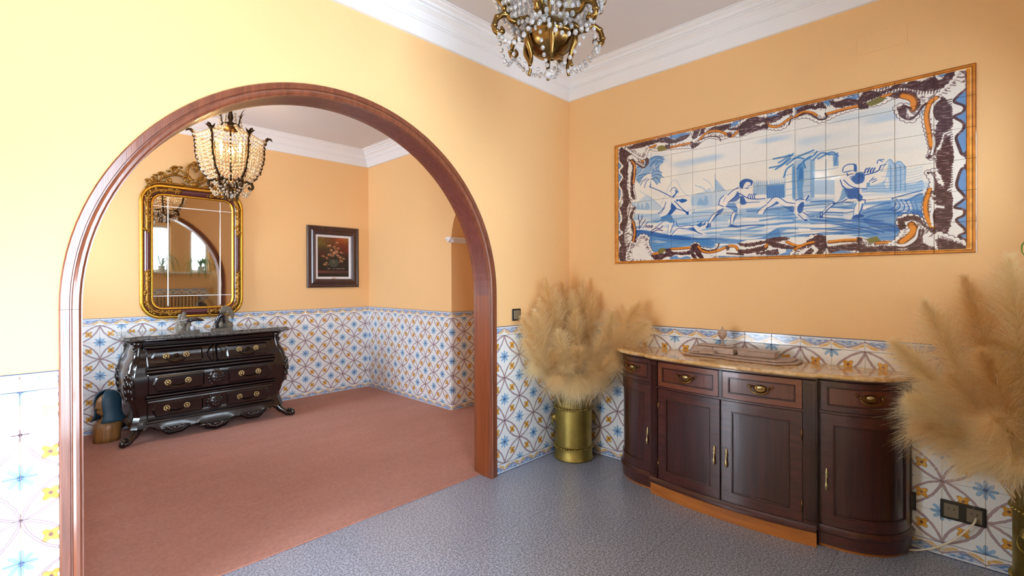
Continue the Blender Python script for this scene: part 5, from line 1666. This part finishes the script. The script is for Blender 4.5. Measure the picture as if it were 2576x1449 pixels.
# corner legs: S-curved stiles ending in scrolled feet
def leg(sx, front):
    keys = [(.80, .0), (.745, -.012), (.68, -.002), (.60, .038), (.50, .060), (.40, .052), (.30, .012), (.20, -.022), (.13, -.018), (.08, .03), (.04, .085)]
    mb = MB(); path, rad = [], []
    dx, dy = (sx * .74, -.68) if front else (sx * .95, 0.0)
    bx, by = CHX + sx * .515, (CHF + .012) if front else CHB - .045
    for z in np.linspace(.795, .05, 36):
        o = lerp(sorted((a, b) for a, b in keys), z) * (1 if front else .7); path.append(Vector((bx + dx * o, by + dy * o, z))); rad.append(lerp([(.04, .027), (.10, .034), (.2, .034), (.45, .046), (.7, .032), (.8, .036)], z))
    # outward scroll at the foot
    c = path[-1] + Vector((dx * .045, dy * .045, -.006)); d = Vector((dx, dy, 0)).normalized()
    for k in range(1, 15):
        a = -2.6 + k * .36; r = .042 * (1 - k / 22); path.append(c + d * r * cos(a) + Vector((0, 0, r * sin(a)))); rad.append(.025 - .0008 * k)
    path = [Vector((q.x, q.y, max(q.z, rr * .98 + .0085))) for q, rr in zip(path, rad)]
    mb.tube(path, rad, 10)
    o = mb.build('leg', 'ebony_v', ch)
    mb = MB()
    for z, r in ((.53, .014), (.475, .017), (.42, .015), (.37, .011)):
        of = lerp(sorted((a, b) for a, b in keys), z) * (1 if front else .7) + .036; mb.ball((bx + dx * of, by + dy * of, z), r, 8, 6, (1, 1, 2.4))
        for t in (-1, 1): mb.ball((bx + dx * of - dy * t * .022, by + dy * of + dx * t * .022, z - .012), r * .75, 7, 5, (1, 1, 2.4))
    of = lerp(sorted((a, b) for a, b in keys), .73) + .03
    mb.tube([(bx + dx * of - .02 * dy, by + dy * of + .02 * dx, .74), (bx + dx * (of + .008), by + dy * (of + .008), .72), (bx + dx * of + .02 * dy, by + dy * of - .02 * dx, .74)], .007, 6)
    mb.build('acanthus', 'ebony_v', o)
for sx in (-1, 1): leg(sx, True); leg(sx, False)
# aprons
def wave(x):
    a = abs(x); return lerp([(0, .018), (.06, .030), (.13, .088), (.19, .080), (.25, .050), (.33, .046), (.40, .094), (.46, .122), (.50, .10)], a)
xs = np.linspace(-.495, .495, 67)
mb = MB(); rows = []
for x in xs:
    zb = wave(x); rows.append([(CHX + x, CHF - .03, .165), (CHX + x, CHF - .050, .165), (CHX + x, CHF - .068, .12), (CHX + x, CHF - .074, zb + .012), (CHX + x, CHF - .082, zb + .006), (CHX + x, CHF - .076, zb), (CHX + x, CHF - .05, zb)])
mb.sweep(rows); mb.f += [tuple(range(7)), tuple(66 * 7 + i for i in range(7))]; mb.sm += [False, False]
apn = mb.build('apron', 'ebony', ch, smooth=True); apn.data.set_sharp_from_angle(angle=.6)
for x0, sc in ((0, 1.0), (-.29, .8), (.29, .8)):
    zc = wave(x0) + .04; mb = MB()
    for k in range(9): 
        a = pi * (k + .5) / 9; mb.ball((CHX + x0 + .05 * sc * cos(a), CHF - .080, zc + .016 - .026 * sc * sin(a)), .015 * sc, 7, 5, (1.2, .8, 1))
    mb.ball((CHX + x0, CHF - .084, zc + .01), .02 * sc, 10, 6, (1.5, .7, .8))
    for s in (-1, 1):
        mb.tube(spline([(CHX + x0 + s * .05 * sc, CHF - .080, zc), (CHX + x0 + s * .09 * sc, CHF - .080, zc + .016), (CHX + x0 + s * .13 * sc, CHF - .078, zc + .012)], 5), [.011 * sc] * 6 + [.008] * 4 + [.003], 7)
    mb.build('apron_carving', 'ebony', apn)
for s in (-1, 1):
    mb = MB(); rows = []
    for z in np.linspace(.16, .775, 26):
        x = CHX + s * (hw(z) + .004); rows.append([(x - s * .004, CHF + .06, z), (x, CHF + .066, z), (x, CHB - .09, z), (x - s * .004, CHB - .084, z)])
    tag(MB().grid(rows, True).build('side_panel', 'side_panel', ch, normals=False), 'S-curved side lightened to grey-brown by painted-in light')
mb = MB()
def top_ring(o, z):
    h = .575 + o; y = CHF - .028 - o; P = [(CHX - h, CHB), (CHX - h - .012, y + .20), (CHX - h, y + .10), (CHX - h - .018, y + .045), (CHX - h - .012, y + .012), (CHX - h + .03, y - .008), (CHX - h + .07, y + .012)]
    f = [(CHX + x, y + .012 - .020 * max(0, 1 - (x / .42) ** 2) ** .5) for x in np.linspace(-.47, .47, 15)]
    return [(x, yy, z) for x, yy in P + f + [(2 * CHX - x, yy) for x, yy in reversed(P)]]
rows = [top_ring(o, z) for o, z in ((.008, .802), (.022, .804), (.028, .813), (.026, .822), (.014, .828), (.016, .834), (.006, .837))]
mb.grid(rows, False, closed_u=True); k = len(rows[0]); mb.f += [tuple(range(k))[::-1], tuple(6 * k + i for i in range(k))]; mb.sm += [False, False]
tag(mb.build('marble_top', 'marble_grey', ch), 'grey-green marble slab with shaped edge')
rows = [top_ring(o, z) for o, z in ((-.045, .765), (-.030, .772), (-.028, .780), (-.012, .788), (.0, .796), (.0, .802))]
MB().grid(rows, False, closed_u=True).build('cornice_moulding', 'ebony', ch)

# ================================================================== figures on the chest
CT = .8372
def rocky(mb, c, s, seed, n=14):
    rg = random.Random(seed)
    for _ in range(n):
        z = rg.random(); r = .028 * (1.1 - .6 * z)
        mb.ball((c[0] + rg.uniform(-.5, .5) * s[0] * (1 - .4 * z), c[1] + rg.uniform(-.4, .4) * s[1], c[2] + .018 + z * (s[2] - .02)), r * rg.uniform(.8, 1.25), 6, 4, (rg.uniform(.7, 1.2), rg.uniform(.6, 1), rg.uniform(.8, 1.5)))
    return mb
fx, fy = -1.93, 2.545
f1 = thing('bird_figurine', 'dark and white bird figurine perched across a rough grey mineral block', 'figurine', (fx, fy, CT))
mb = rocky(MB(), (fx - .03, fy + .02, CT), (.09, .07, .16), 5, 22); mb.box(fx - .085, fx + .07, fy - .03, fy + .05, CT, CT + .012); mb.build('rock', 'rock', f1, smooth=False)
MB().tube(spline([(fx - .03, fy - .02, CT + .098), (fx + .005, fy - .025, CT + .100), (fx + .045, fy - .022, CT + .106), (fx + .075, fy - .018, CT + .100), (fx + .105, fy - .012, CT + .092)], 5), list(np.interp(np.linspace(0, 1, 21), [0, .2, .5, .68, .78, 1], [.004, .014, .018, .012, .013, .004])), 10).build('bird_body', 'feather', f1)
MB().tube([(fx - .075, fy - .02, CT + .104), (fx - .05, fy - .024, CT + .103), (fx - .02, fy - .024, CT + .104)], [.002, .007, .012], 8, flat=.5).build('tail', 'white_stone', f1)
MB().ball((fx + .02, fy - .03, CT + .032), .020, 8, 6, (1, .8, 1.2)).build('white_stone', 'white_stone', f1)
fx, fy = -1.70, 2.545
f2 = thing('stone_fan_figurine', 'black hooded figurine in front of a ragged stone fan under the mirror', 'figurine', (fx, fy, CT))
mb = rocky(MB(), (fx + .04, fy + .02, CT), (.10, .06, .17), 9, 22); mb.box(fx - .06, fx + .09, fy - .03, fy + .05, CT, CT + .014)
for k in range(7): a = .2 + k * .28; mb.ball((fx + .045 + .06 * cos(a), fy + .02, CT + .11 + .07 * sin(a)), .022, 6, 4, (.7, .5, 1.6))
mb.build('rock', 'rock', f2, smooth=False)
MB().tube(spline([(fx - .028, fy - .02, CT + .02), (fx - .032, fy - .022, CT + .06), (fx - .02, fy - .026, CT + .105), (fx + .005, fy - .026, CT + .135), (fx + .022, fy - .026, CT + .11), (fx + .026, fy - .024, CT + .06)], 6), list(np.interp(np.linspace(0, 1, 31), [0, .3, .6, 1], [.012, .018, .022, .008])), 10).build('hooded_body', 'feather', f2)
MB().ball((fx + .0, fy - .034, CT + .05), .022, 8, 6, (.9, .7, 1.3)).build('stone_core', 'rock', f2)

# ================================================================== carved bust on the floor
bx, by = -2.455, 2.695
bu = thing('carved_bust', 'carved brown wooden bust with a teal veil standing on the carpet beside the chest', 'sculpture', (bx, by, .008))
# facing left (towards -x, slightly to the room)
fd = Vector((-.9, -.44, 0)).normalized(); sd = Vector((-fd.y, fd.x, 0))
def bp(f, s, z): return Vector((bx, by, 0)) + fd * f + sd * s + Vector((0, 0, z))
rows = []
for z, a, b, o in ((.008, .088, .078, 0), (.05, .090, .082, 0), (.11, .090, .084, -.004), (.14, .085, .088, -.008), (.165, .062, .07, -.01), (.18, .045, .05, -.012), (.20, .038, .042, -.010), (.225, .036, .04, -.006)):
    rows.append([bp(o + a * cos(t), b * sin(t), z) for t in np.linspace(0, 2 * pi, 18, endpoint=False)])
mb = MB().grid(rows, True, closed_u=True); mb.f.append(tuple(range(18))[::-1]); mb.sm.append(False); mb.build('shoulder_block', 'carved_brown', bu)
rows = []
HP = [(.205, .030, -.03), (.220, .048, -.03), (.232, .058, -.028), (.245, .066, -.028), (.258, .062, -.04), (.268, .070, -.045), (.278, .086, -.05), (.290, .078, -.05), (.305, .070, -.055), (.325, .070, -.06), (.345, .062, -.062), (.365, .045, -.055), (.38, .018, -.035), (.385, .004, -.01)]
for z, fr, bk in HP:
    w = .048 * sin(pi * min(1, max(.12, (z - .195) / .2))) + .01
    row = []
    for t in np.linspace(0, 2 * pi, 24, endpoint=False):
        c, s = cos(t), sin(t); nose = (fr - .066) if fr > .066 else 0
        f = (min(fr, .066) * c if c > 0 else -bk * c) + (nose * max(0, c) ** 14 if c > 0 else 0); row.append(bp(f, w * s, z))
    rows.append(row)
hd = MB().grid(rows, True, closed_u=True); hd.f.append(tuple(len(hd.v) - 24 + i for i in range(24))); hd.sm.append(True)
face = hd.build('head', 'carved_brown', bu)
mb = MB()
for s in (-1, 1): mb.ball(bp(.058, .021 * s, .297), .008, 8, 5, (.8, 1, .6)); mb.tube([bp(.052, .034 * s, .304), bp(.062, .022 * s, .311), bp(.064, .010 * s, .308)], .004, 6)
mb.tube([bp(.054, -.018, .252), bp(.066, 0, .250), bp(.054, .018, .252)], .006, 6); mb.tube([bp(.052, -.015, .243), bp(.063, 0, .240), bp(.052, .015, .243)], .006, 6)
mb.build('features', 'carved_brown', face)
rows = []
for t in np.linspace(.62, 2 * pi - .62, 25):
    row = []
    for z, a, b, o in ((.165, .105, .098, -.012), (.20, .082, .08, -.014), (.235, .074, .072, -.012), (.28, .078, .070, -.010), (.33, .078, .068, -.008), (.365, .068, .058, -.006), (.39, .045, .04, -.004), (.402, .012, .012, -.002)):
        row.append(bp(o + a * cos(t), b * sin(t), z))
    rows.append(row)
vl = MB().grid(rows, True).build('veil', 'veil', bu, normals=False)
so = vl.modifiers.new('solid', 'SOLIDIFY'); so.thickness = .010; so.offset = -1

# ================================================================== gilt mirror
MX, MZ, MYW = -1.797, 1.535, 3.0
mi = thing('gilt_mirror', 'rounded gilt and burgundy mirror with scrolled crest above the black chest', 'mirror', (MX, MYW - .035, .935))
def rrect(hx, z0, z1, r, n=10):
    P = []
    for cx_, cz_, a0 in ((hx - r, z1 - r, 0), (-hx + r, z1 - r, pi / 2), (-hx + r, z0 + r, pi), (hx - r, z0 + r, 1.5 * pi)):
        P += [(cx_ + r * cos(a0 + pi / 2 * k / n), cz_ + r * sin(a0 + pi / 2 * k / n)) for k in range(n + 1)]
    return P
def ring(o, y, r0=.155):
    return [(MX + x, y, z) for x, z in rrect(.405 - o, .935 + o, 2.125 - o, max(.03, r0 - o * .8))]
YM = 2.995
def mring(name, prof, m, smooth=True):
    rows = [ring(o, YM - d) for o, d in prof]
    return MB().grid(rows, smooth, closed_u=True, closed_v=True).build(name, m, mi)
mring('outer_rim', [(-.004, 0), (-.006, .016), (.002, .028), (.014, .031), (.024, .026), (.027, .0)], 'gilt')
mring('moulding', [(.022, 0), (.022, .016), (.028, .022), (.036, .034), (.050, .040), (.064, .036), (.072, .026), (.076, .018), (.076, 0)], 'burgundy')
mring('inner_rim', [(.075, .0), (.075, .016), (.079, .022), (.088, .022), (.094, .016), (.096, .006), (.096, 0)], 'gilt')
gl = MB(); R = ring(.092, YM - .008); gl.v += R; gl.f.append(tuple(range(len(R)))); gl.sm.append(False); gl.build('mirror_glass', 'mirror', mi, normals=False)
for p in bpy.data.objects[mi.name].children:
    pass
def mpt(o, d, k): r = ring(o, YM - d); return Vector(r[k % len(r)])
for q in range(4):
    mb = MB(); i0 = q * 11
    cs = [i0 - 1 + 0] ; path = []
    full = ring(.049, YM - .028); n = len(full)
    a = Vector(full[i0]); b = Vector(full[(i0 + 10) % n]); pa = Vector(full[(i0 - 1) % n]); pb_ = Vector(full[(i0 + 11) % n])
    e0 = a + (pa - a) * (.30 if q in (0, 2) else .26); e1 = b + (pb_ - b) * (.26 if q in (0, 2) else .30)
    pth = [e0, e0 + (a - e0) * .5] + [Vector(full[(i0 + k) % n]) for k in range(11)] + [e1 + (b - e1) * .5, e1]
    L = [pth[0].lerp(pth[1], t / 6) for t in range(6)] + [pth[1].lerp(pth[2], t / 6) for t in range(6)] + pth[2:13] + [pth[12].lerp(pth[13], t / 6) for t in range(1, 6)] + [pth[13].lerp(pth[14], t / 6) for t in range(7)]
    mb.tube(L, .027, 8, flat=.62)
    rg = random.Random(q)
    for k, c in enumerate(L):
        for _ in range(3):
            v = Vector((rg.uniform(-.018, .018), -.014 - rg.random() * .006, rg.uniform(-.018, .018))); mb.ball(c + v, rg.uniform(.006, .013), 6, 4, (1.2, .7, 1))
    mb.build('corner_ornament', 'gilt_dark', mi)
    for e in (e0, e1): pass
mb = MB()
for x in (-.202, .212): mb.box(MX + x - .0035, MX + x + .0035, YM - .0105, YM - .0082, 1.045, 2.02)
for z in (1.135, 1.935): mb.box(MX - .31, MX + .31, YM - .0102, YM - .0082, z - .003, z + .003)
mb.build('cut_lines', 'etched', mi)
mb = MB()
for x in (-.202, .212):
    for z in (1.135, 1.935): mb.ball((MX + x, YM - .011, z), .009, 10, 6, (1, .4, 1))
mb.build('glass_studs', 'etched', mi)
# carved crest
cr_ = MB()
def spiral(c, r, turns, a0, sgn, w=.013):
    P, R_ = [], []
    for k in range(int(14 * turns) + 1):
        t = k / 14; rr = r * (1 - .72 * t / turns); a = a0 + sgn * 2 * pi * t; P.append((c[0] + rr * cos(a), YM - .02, c[1] + rr * sin(a))); R_.append(w * (1 - .35 * t / turns))
    cr_.tube(P, R_, 8, flat=.8)
def stem_(pts, w): 
    P = spline([(MX + x, YM - .018, z) for x, z in pts], 6); cr_.tube(P, list(np.interp(np.linspace(0, 1, len(P)), [0, .5, 1], [w * .5, w, w * .5])), 8, flat=.8)
for s in (-1, 1):
    for x, z, r, a0, sg in ((.345, 2.135, .024, .5, 1), (.30, 2.165, .022, 1.2, -1), (.245, 2.205, .032, 0, 1), (.15, 2.268, .036, 2.2, -1), (.06, 2.20, .030, 0, 1), (.20, 2.165, .022, 1, 1)):
        spiral((MX + s * x, z), r, 1.5, a0 if s > 0 else pi - a0, sg * s)
    stem_([(s * .37, 2.075), (s * .335, 2.115), (s * .27, 2.14), (s * .20, 2.145), (s * .10, 2.14), (0, 2.135)], .017)
    stem_([(s * .31, 2.14), (s * .27, 2.16), (s * .22, 2.20), (s * .16, 2.225), (s * .10, 2.22), (s * .05, 2.17)], .013)
    stem_([(s * .18, 2.27), (s * .12, 2.275), (s * .07, 2.25), (s * .03, 2.215), (s * .05, 2.16)], .013)
    stem_([(s * .05, 2.24), (s * .055, 2.29), (s * .035, 2.335), (0, 2.358)], .015)
    stem_([(s * .28, 2.17), (s * .285, 2.195), (s * .295, 2.21)], .009)
    for x, z in ((.30, 2.20), (.205, 2.25), (.11, 2.30), (.02, 2.20), (.33, 2.11), (.09, 2.15)): cr_.ball((MX + s * x, YM - .028, z), .014, 7, 5, (1.4, .6, .8))
spiral((MX, 2.312), .03, 1.1, -pi / 2, 1); cr_.ball((MX, YM - .03, 2.16), .03, 10, 6, (1.3, .5, .8)); cr_.ball((MX, YM - .02, 2.355), .02, 8, 6, (1.1, .7, 1))
cr_.build('crest', 'gilt_dark', mi)
mi.rotation_euler = (math.radians(.9), 0, 0); 

# ================================================================== flower painting
PX0, PX1, PZ0, PZ1 = -.752, -.148, 1.193, 1.877
pa = thing('flower_painting', 'dark-framed oil painting of flowers in a vase on the far wall', 'painting', ((PX0 + PX1) / 2, 2.985, PZ0))
def pring(o, d): return [(PX0 + o, 2.999 - d, PZ0 + o), (PX1 - o, 2.999 - d, PZ0 + o), (PX1 - o, 2.999 - d, PZ1 - o), (PX0 + o, 2.999 - d, PZ1 - o)]
MB().grid([pring(o, d) for o, d in ((0, 0), (0, .018), (.008, .026), (.020, .028), (.030, .022), (.045, .024), (.055, .036), (.072, .040), (.088, .030), (.096, .016), (.096, 0))], False, closed_u=True, closed_v=True).build('frame', 'frame_wood', pa)
MB().grid([pring(o, d) for o, d in ((.094, .0), (.094, .016), (.114, .013), (.121, .008), (.121, 0))], False, closed_u=True, closed_v=True).build('liner', 'liner', pa)
cvs = MB(); q = .119; cvs.v = pring(q, .008); cvs.f = [(0, 1, 2, 3)]; cvs.sm = [False]; o = cvs.build('canvas', 'flowers', pa, normals=False); uv = o.data.uv_layers.new(name='UVMap')
for l, c in zip(o.data.loops, ((0, 0), (1, 0), (1, 1), (0, 1))): uv.data[l.index].uv = c
MB().box(-.475, -.425, 2.978, 2.986, PZ0 + .1, PZ0 + .108).build('nameplate', 'brass_pale', pa)

# ================================================================== chandeliers
def bead(mb, c, r, d=None):
    mb.ball(c, r, 6, 4, (1, 1, 1.15))
def strand(parent, pts, r, pitch, m, name='bead_strand'):
    """beads threaded along a line"""
    P = np.array([tuple(p) for p in pts]); L = np.r_[0, np.cumsum(np.linalg.norm(np.diff(P, axis=0), axis=1))]; n = max(2, int(L[-1] / pitch)); mb = MB()
    for t in (np.arange(n) + .5) / n * L[-1]:
        bead(mb, [np.interp(t, L, P[:, i]) for i in range(3)], r * random.uniform(.88, 1.1))
    return mb.build(name, m, parent, normals=False)
def sag(a, b, d, n=9):
    a, b = Vector(a), Vector(b); return [a.lerp(b, t) + Vector((0, 0, -d * 4 * t * (1 - t))) for t in np.linspace(0, 1, n)]
def chandelier(c, label, zb, ztop, prof, crown_r, crown_z, rows, bead_r, crystal, metal, bowl, lit, scroll, a0, drops, tipout):
    """prof: list of (z, radius) of the basket ribs from bottom to top"""
    r = thing('crystal_chandelier', label, 'chandelier', (c[0], c[1], ztop))
    def pol(rad, a, z): return Vector((c[0] + rad * cos(a), c[1] + rad * sin(a), z))
    MB().lathe((c[0], c[1], ztop), [(.001, -.045), (.02, -.042), (.045, -.03), (.06, -.01), (.062, 0), (.001, 0)], 20).build('ceiling_canopy', metal, r)
    mb = MB(); z = ztop - .04
    while z > crown_z + .13: mb.lathe((c[0], c[1], z - .012), [(.003, -.014), (.006, -.006), (.006, .006), (.003, .014)], 8); z -= .026
    mb.build('hanging_chain', metal, r)
    MB().lathe((c[0], c[1], crown_z), [(.004, .15), (.012, .14), (.018, .125), (.010, .11), (.016, .085), (.020, .06), (.012, .035), (.03, .02), (crown_r, .012), (crown_r + .008, 0), (crown_r, -.02), (crown_r * .7, -.045), (.01, -.05)], 20).build('crown', metal, r)
    mb = MB()
    for k in range(6):
        a = a0 + (k + .5) * pi / 3
        P = spline([pol(crown_r, a, crown_z), pol(crown_r + .012, a, crown_z + .05), pol(crown_r + .03, a, crown_z + .10), pol(crown_r + .055, a, crown_z + .125)], 5); mb.tube(P, list(np.interp(np.linspace(0, 1, len(P)), [0, .4, 1], [.006, .011, .001])), 6, flat=.4)
    mb.build('crown_leaves', metal, r)
    z0, z1 = prof[0][0], prof[-1][0]
    def rad(z): return lerp(prof, z)
    for k in range(6):
        a = a0 + k * pi / 3
        P = [pol(rad(z), a, z) for z in np.linspace(z0, z1, 26)]
        P += [pol(rad(z1) + tipout * t, a, z1 + .02 * sin(pi * t) + .006 * t) for t in (.35, .7, 1.0)]
        mb = MB().tube(P, [.0085] * 4 + [.0065] * 22 + [.007, .006, .002], 7, flat=1.4)
        for z in np.linspace(z0 + .02, z1 - .02, 9): mb.ball(pol(rad(z) + .004, a, z), .0095, 6, 4, (1, 1, 1.6))
        rb = mb.build('rib', metal, r)
        mb = MB()
        for q in (-1, 0, 1):
            e = Vector((-sin(a), cos(a), 0)) * .022 * q; b = pol(rad(z1), a, z1 - .01); mb.tube([b, b + e * .8 + Vector((0, 0, .02)), b + e * 1.6 + Vector((cos(a) * .012, sin(a) * .012, .034))], [.006, .008, .001], 6)
        mb.build('leaf_tip', metal, rb)
        # draped rows across each panel
        b = a + pi / 3
        for i in range(rows):
            z = z0 + .012 + (z1 - z0 - .018) * i / (rows - 1)
            ra = rad(z); p, q = pol(ra, a, z), pol(ra, b, z); m_ = (p + q) / 2
            n = 9; P = []
            for t in np.linspace(.04, .96, n):
                v = p.lerp(q, t); d = Vector((v.x - c[0], v.y - c[1], 0)); v2 = Vector((c[0], c[1], v.z)) + d.normalized() * (d.length + (ra - d.length) * .55); P.append(v2 + Vector((0, 0, -.022 * 4 * t * (1 - t))))
            strand(r, P, bead_r, bead_r * 2.35, crystal)
        # chains from the crown down to the rib tops
        for off in (-.12, .12):
            strand(r, sag(pol(crown_r, a + off, crown_z), pol(rad(z1) - .004, a + off * .4, z1), .03), bead_r * .95, bead_r * 2.5, crystal, 'crown_strand')
        strand(r, sag(pol(crown_r, a, crown_z + .09), pol(crown_r + .02, a, crown_z - .02), 0), bead_r * .9, bead_r * 2.4, crystal, 'crown_strand')
        # arms curling out below the basket
        s = scroll
        P = spline([pol(rad(z0) * .75, a, z0 + .03), pol(rad(z0) + s * .3, a, z0 + .010), pol(rad(z0) + s * .62, a, z0 + .03), pol(rad(z0) + s * 1.0, a, z0 + .014), pol(rad(z0) + s * 1.12, a, z0 - s * .25), pol(rad(z0) + s * .95, a, z0 - s * .46), pol(rad(z0) + s * .74, a, z0 - s * .34), pol(rad(z0) + s * .84, a, z0 - s * .16)], 6)
        mb = MB().tube(P, list(np.interp(np.linspace(0, 1, len(P)), [0, .5, 1], [.0105, .010, .005])), 8)
        for t in range(3, len(P) - 8, 5): mb.ball(P[t] + Vector((0, 0, .004)), .011, 6, 4, (1.2, 1.2, .8))
        mb.build('scroll_arm', metal, r)
        P = spline([pol(rad(z0) * .86, a + .3, z0 - drops * .1), pol(rad(z0) * .92, a + .3, z0 - drops * .7), pol(rad(z0) * .78, a + .3, z0 - drops * 1.15), pol(rad(z0) * .74, a + .3, z0 - drops * 1.5), pol(rad(z0) * .80, a + .3, z0 - drops * 1.75)], 5)
        MB().tube(P, list(np.interp(np.linspace(0, 1, len(P)), [0, .3, .7, 1], [.006, .0105, .006, .0055])), 8).build('pendant_drop', metal, r)
        pa_, pb_ = pol(rad(z0) + s * .98, a, z0 - s * .42), pol(rad(z0) + s * .98, b, z0 - s * .42)
        strand(r, sag(pa_, pb_, drops * .75, 13), bead_r * .9, bead_r * 2.6, crystal, 'swag_strand')
        strand(r, sag(pa_, pol(rad(z0) * .3, a, zb + .03), drops * .35, 11), bead_r * .8, bead_r * 2.6, crystal, 'swag_strand')
        strand(r, sag(pol(rad(z0) * .9, a, z0 + .01), pol(rad(z0) * .9, b, z0 + .01), drops * .5, 11), bead_r * 1.1, bead_r * 2.5, crystal, 'swag_strand')
    MB().lathe((c[0], c[1], 0), bowl, 28).build('bowl', 'brass_dark', r)
    MB().ball((c[0], c[1], zb + bead_r * 2), bead_r * 2.1, 10, 8).build('crystal_ball', 'crystal', r)
    MB().tube([(c[0], c[1], bowl[-1][1] - .02), (c[0], c[1], crown_z)], .007, 8).build('centre_rod', metal, r)
    for k in range(3):
        a = a0 + .5 + k * 2 * pi / 3; zz = bowl[-1][1] + (.15 if lit else .04)
        sl = MB().tube([pol(.0, a, zz - .03), pol(.05, a, zz - .035), pol(.07, a, zz - .01), pol(.07, a, zz + .06)], [.005, .005, .009, .009], 8).build('candle_sleeve', 'wax_white', r)
        MB().lathe((*pol(.07, a, 0)[:2], zz + .06), [(.004, 0), (.010, .01), (.017, .028), (.016, .04), (.008, .062), (.001, .075)], 12).build('bulb', 'bulb' if lit else 'wax_white', sl)
        if lit and k < 2:
            l = bpy.data.lights.new('bulb_light', 'POINT'); l.energy = 5; l.color = (1, .60, .26); l.shadow_soft_size = .025
            lo = bpy.data.objects.new('bulb_light', l); COL.objects.link(lo); lo.location = pol(.12, a, zz + .13)
    return r
chandelier((-1.82, 1.78), 'lit amber-glowing crystal chandelier hanging in the room beyond the arch', 1.885, ZC, [(1.995, .06), (2.01, .115), (2.05, .165), (2.11, .198), (2.20, .218), (2.30, .222), (2.345, .236)], .058, 2.43, 13, .0092, 'crystal_glow_tint', 'bronze',
           [(.001, 1.955), (.012, 1.958), (.03, 1.966), (.042, 1.982), (.045, 1.995), (.042, 2.005), (.03, 2.012), (.001, 2.014)], True, .075, .778, .07, .045)
chandelier((-1.614, -1.155), 'clear crystal chandelier with large brass bowl at the top of the picture', 1.972, ZC, [(2.15, .105), (2.18, .145), (2.24, .190), (2.30, .212), (2.40, .225), (2.47, .235)], .06, 2.56, 17, .0088, 'crystal', 'brass_dark',
           [(.001, 2.045), (.022, 2.047), (.05, 2.058), (.07, 2.075), (.082, 2.094), (.086, 2.108), (.084, 2.112), (.088, 2.116), (.088, 2.122), (.083, 2.125), (.085, 2.131), (.080, 2.137), (.074, 2.150), (.058, 2.166), (.035, 2.178), (.001, 2.182)], False, .085, .483, .085, .05)

# ================================================================== plants on the window sill, radiator
def spider_plant(x, y, z, label, seed, extra=None):
    rg = random.Random(seed); p = thing('spider_plant', label, 'plant', (x, y, z))
    MB().lathe((x, y, z), [(.001, 0), (.045, 0), (.05, .004), (.062, .10), (.066, .105), (.066, .115), (.060, .115), (.057, .10), (.001, .10)], 18).build('pot', 'pot', p)
    MB().lathe((x, y, z), [(.001, .102), (.056, .100), (.001, .099)], 12).build('soil', 'soil', p)
    arcs = []
    for k in range(26):
        a = rg.uniform(0.15, pi - .15); L = rg.uniform(.14, .34); h = rg.uniform(.05, .2)
        arcs.append([(x + .01 * cos(a), y + .01 * sin(a), z + .10), (x + L * .4 * cos(a), y + L * .4 * sin(a), z + .12 + h), (x + L * .8 * cos(a), y + L * .8 * sin(a), z + .12 + h * .6), (x + L * cos(a), y + L * sin(a), z + .10 - rg.uniform(.05, .25))])
    if extra: arcs += extra
    for A in arcs:
        P = spline(A, 6); n = len(P); d = Vector(A[-1]) - Vector(A[0]); sd_ = d.cross(Vector((0, 0, 1))).normalized(); rows = []
        for i, q in enumerate(P):
            t = i / (n - 1); w = .009 * min(1, t * 6 + .3) * (1 - t) ** .5 + .0008; rows.append([q - sd_ * w + Vector((0, 0, .003)), q, q + sd_ * w + Vector((0, 0, .003))])
        MB().grid(rows, True).build('leaf', 'leaf', p, normals=False)
spider_plant(-1.085, YS + .075, 1.28, 'spider plant in a white pot on the sill of the window farther from the mural', 1)
spider_plant(-.455, YS + .075, 1.28, 'spider plant on the sill nearer the mural, one curling leaf reaching into the picture', 2,
             [[(-.45, -2.72, 1.38), (-.40, -2.60, 1.46), (-.33, -2.44, 1.44), (-.305, -2.368, 1.395), (-.303, -2.358, 1.362), (-.31, -2.37, 1.335), (-.32, -2.40, 1.31)]])
ra_ = thing('radiator', 'beige ribbed radiator under the window sill seen in the mirror', 'radiator', (-.85, YS + .10, .2))
for i in range(13):
    x = -1.18 + i * .055; MB().box(x - .021, x + .021, YS + .07, YS + .14, .17, .86).build('radiator_fin', 'radiator', ra_, bevel=.012, seg=2)
MB().tube([(-1.2, YS + .105, .22), (-.5, YS + .105, .22)], .016, 10).tube([(-1.2, YS + .105, .80), (-.5, YS + .105, .80)], .016, 10).build('pipe', 'radiator', ra_)
for x in (-1.15, -.55): MB().box(x - .01, x + .01, YS + .009, YS + .10, .75, .78).build('bracket', 'radiator', ra_)
for x in (-1.13, -.57): MB().box(x - .015, x + .015, YS + .08, YS + .13, 0, .18).build('foot', 'radiator', ra_)
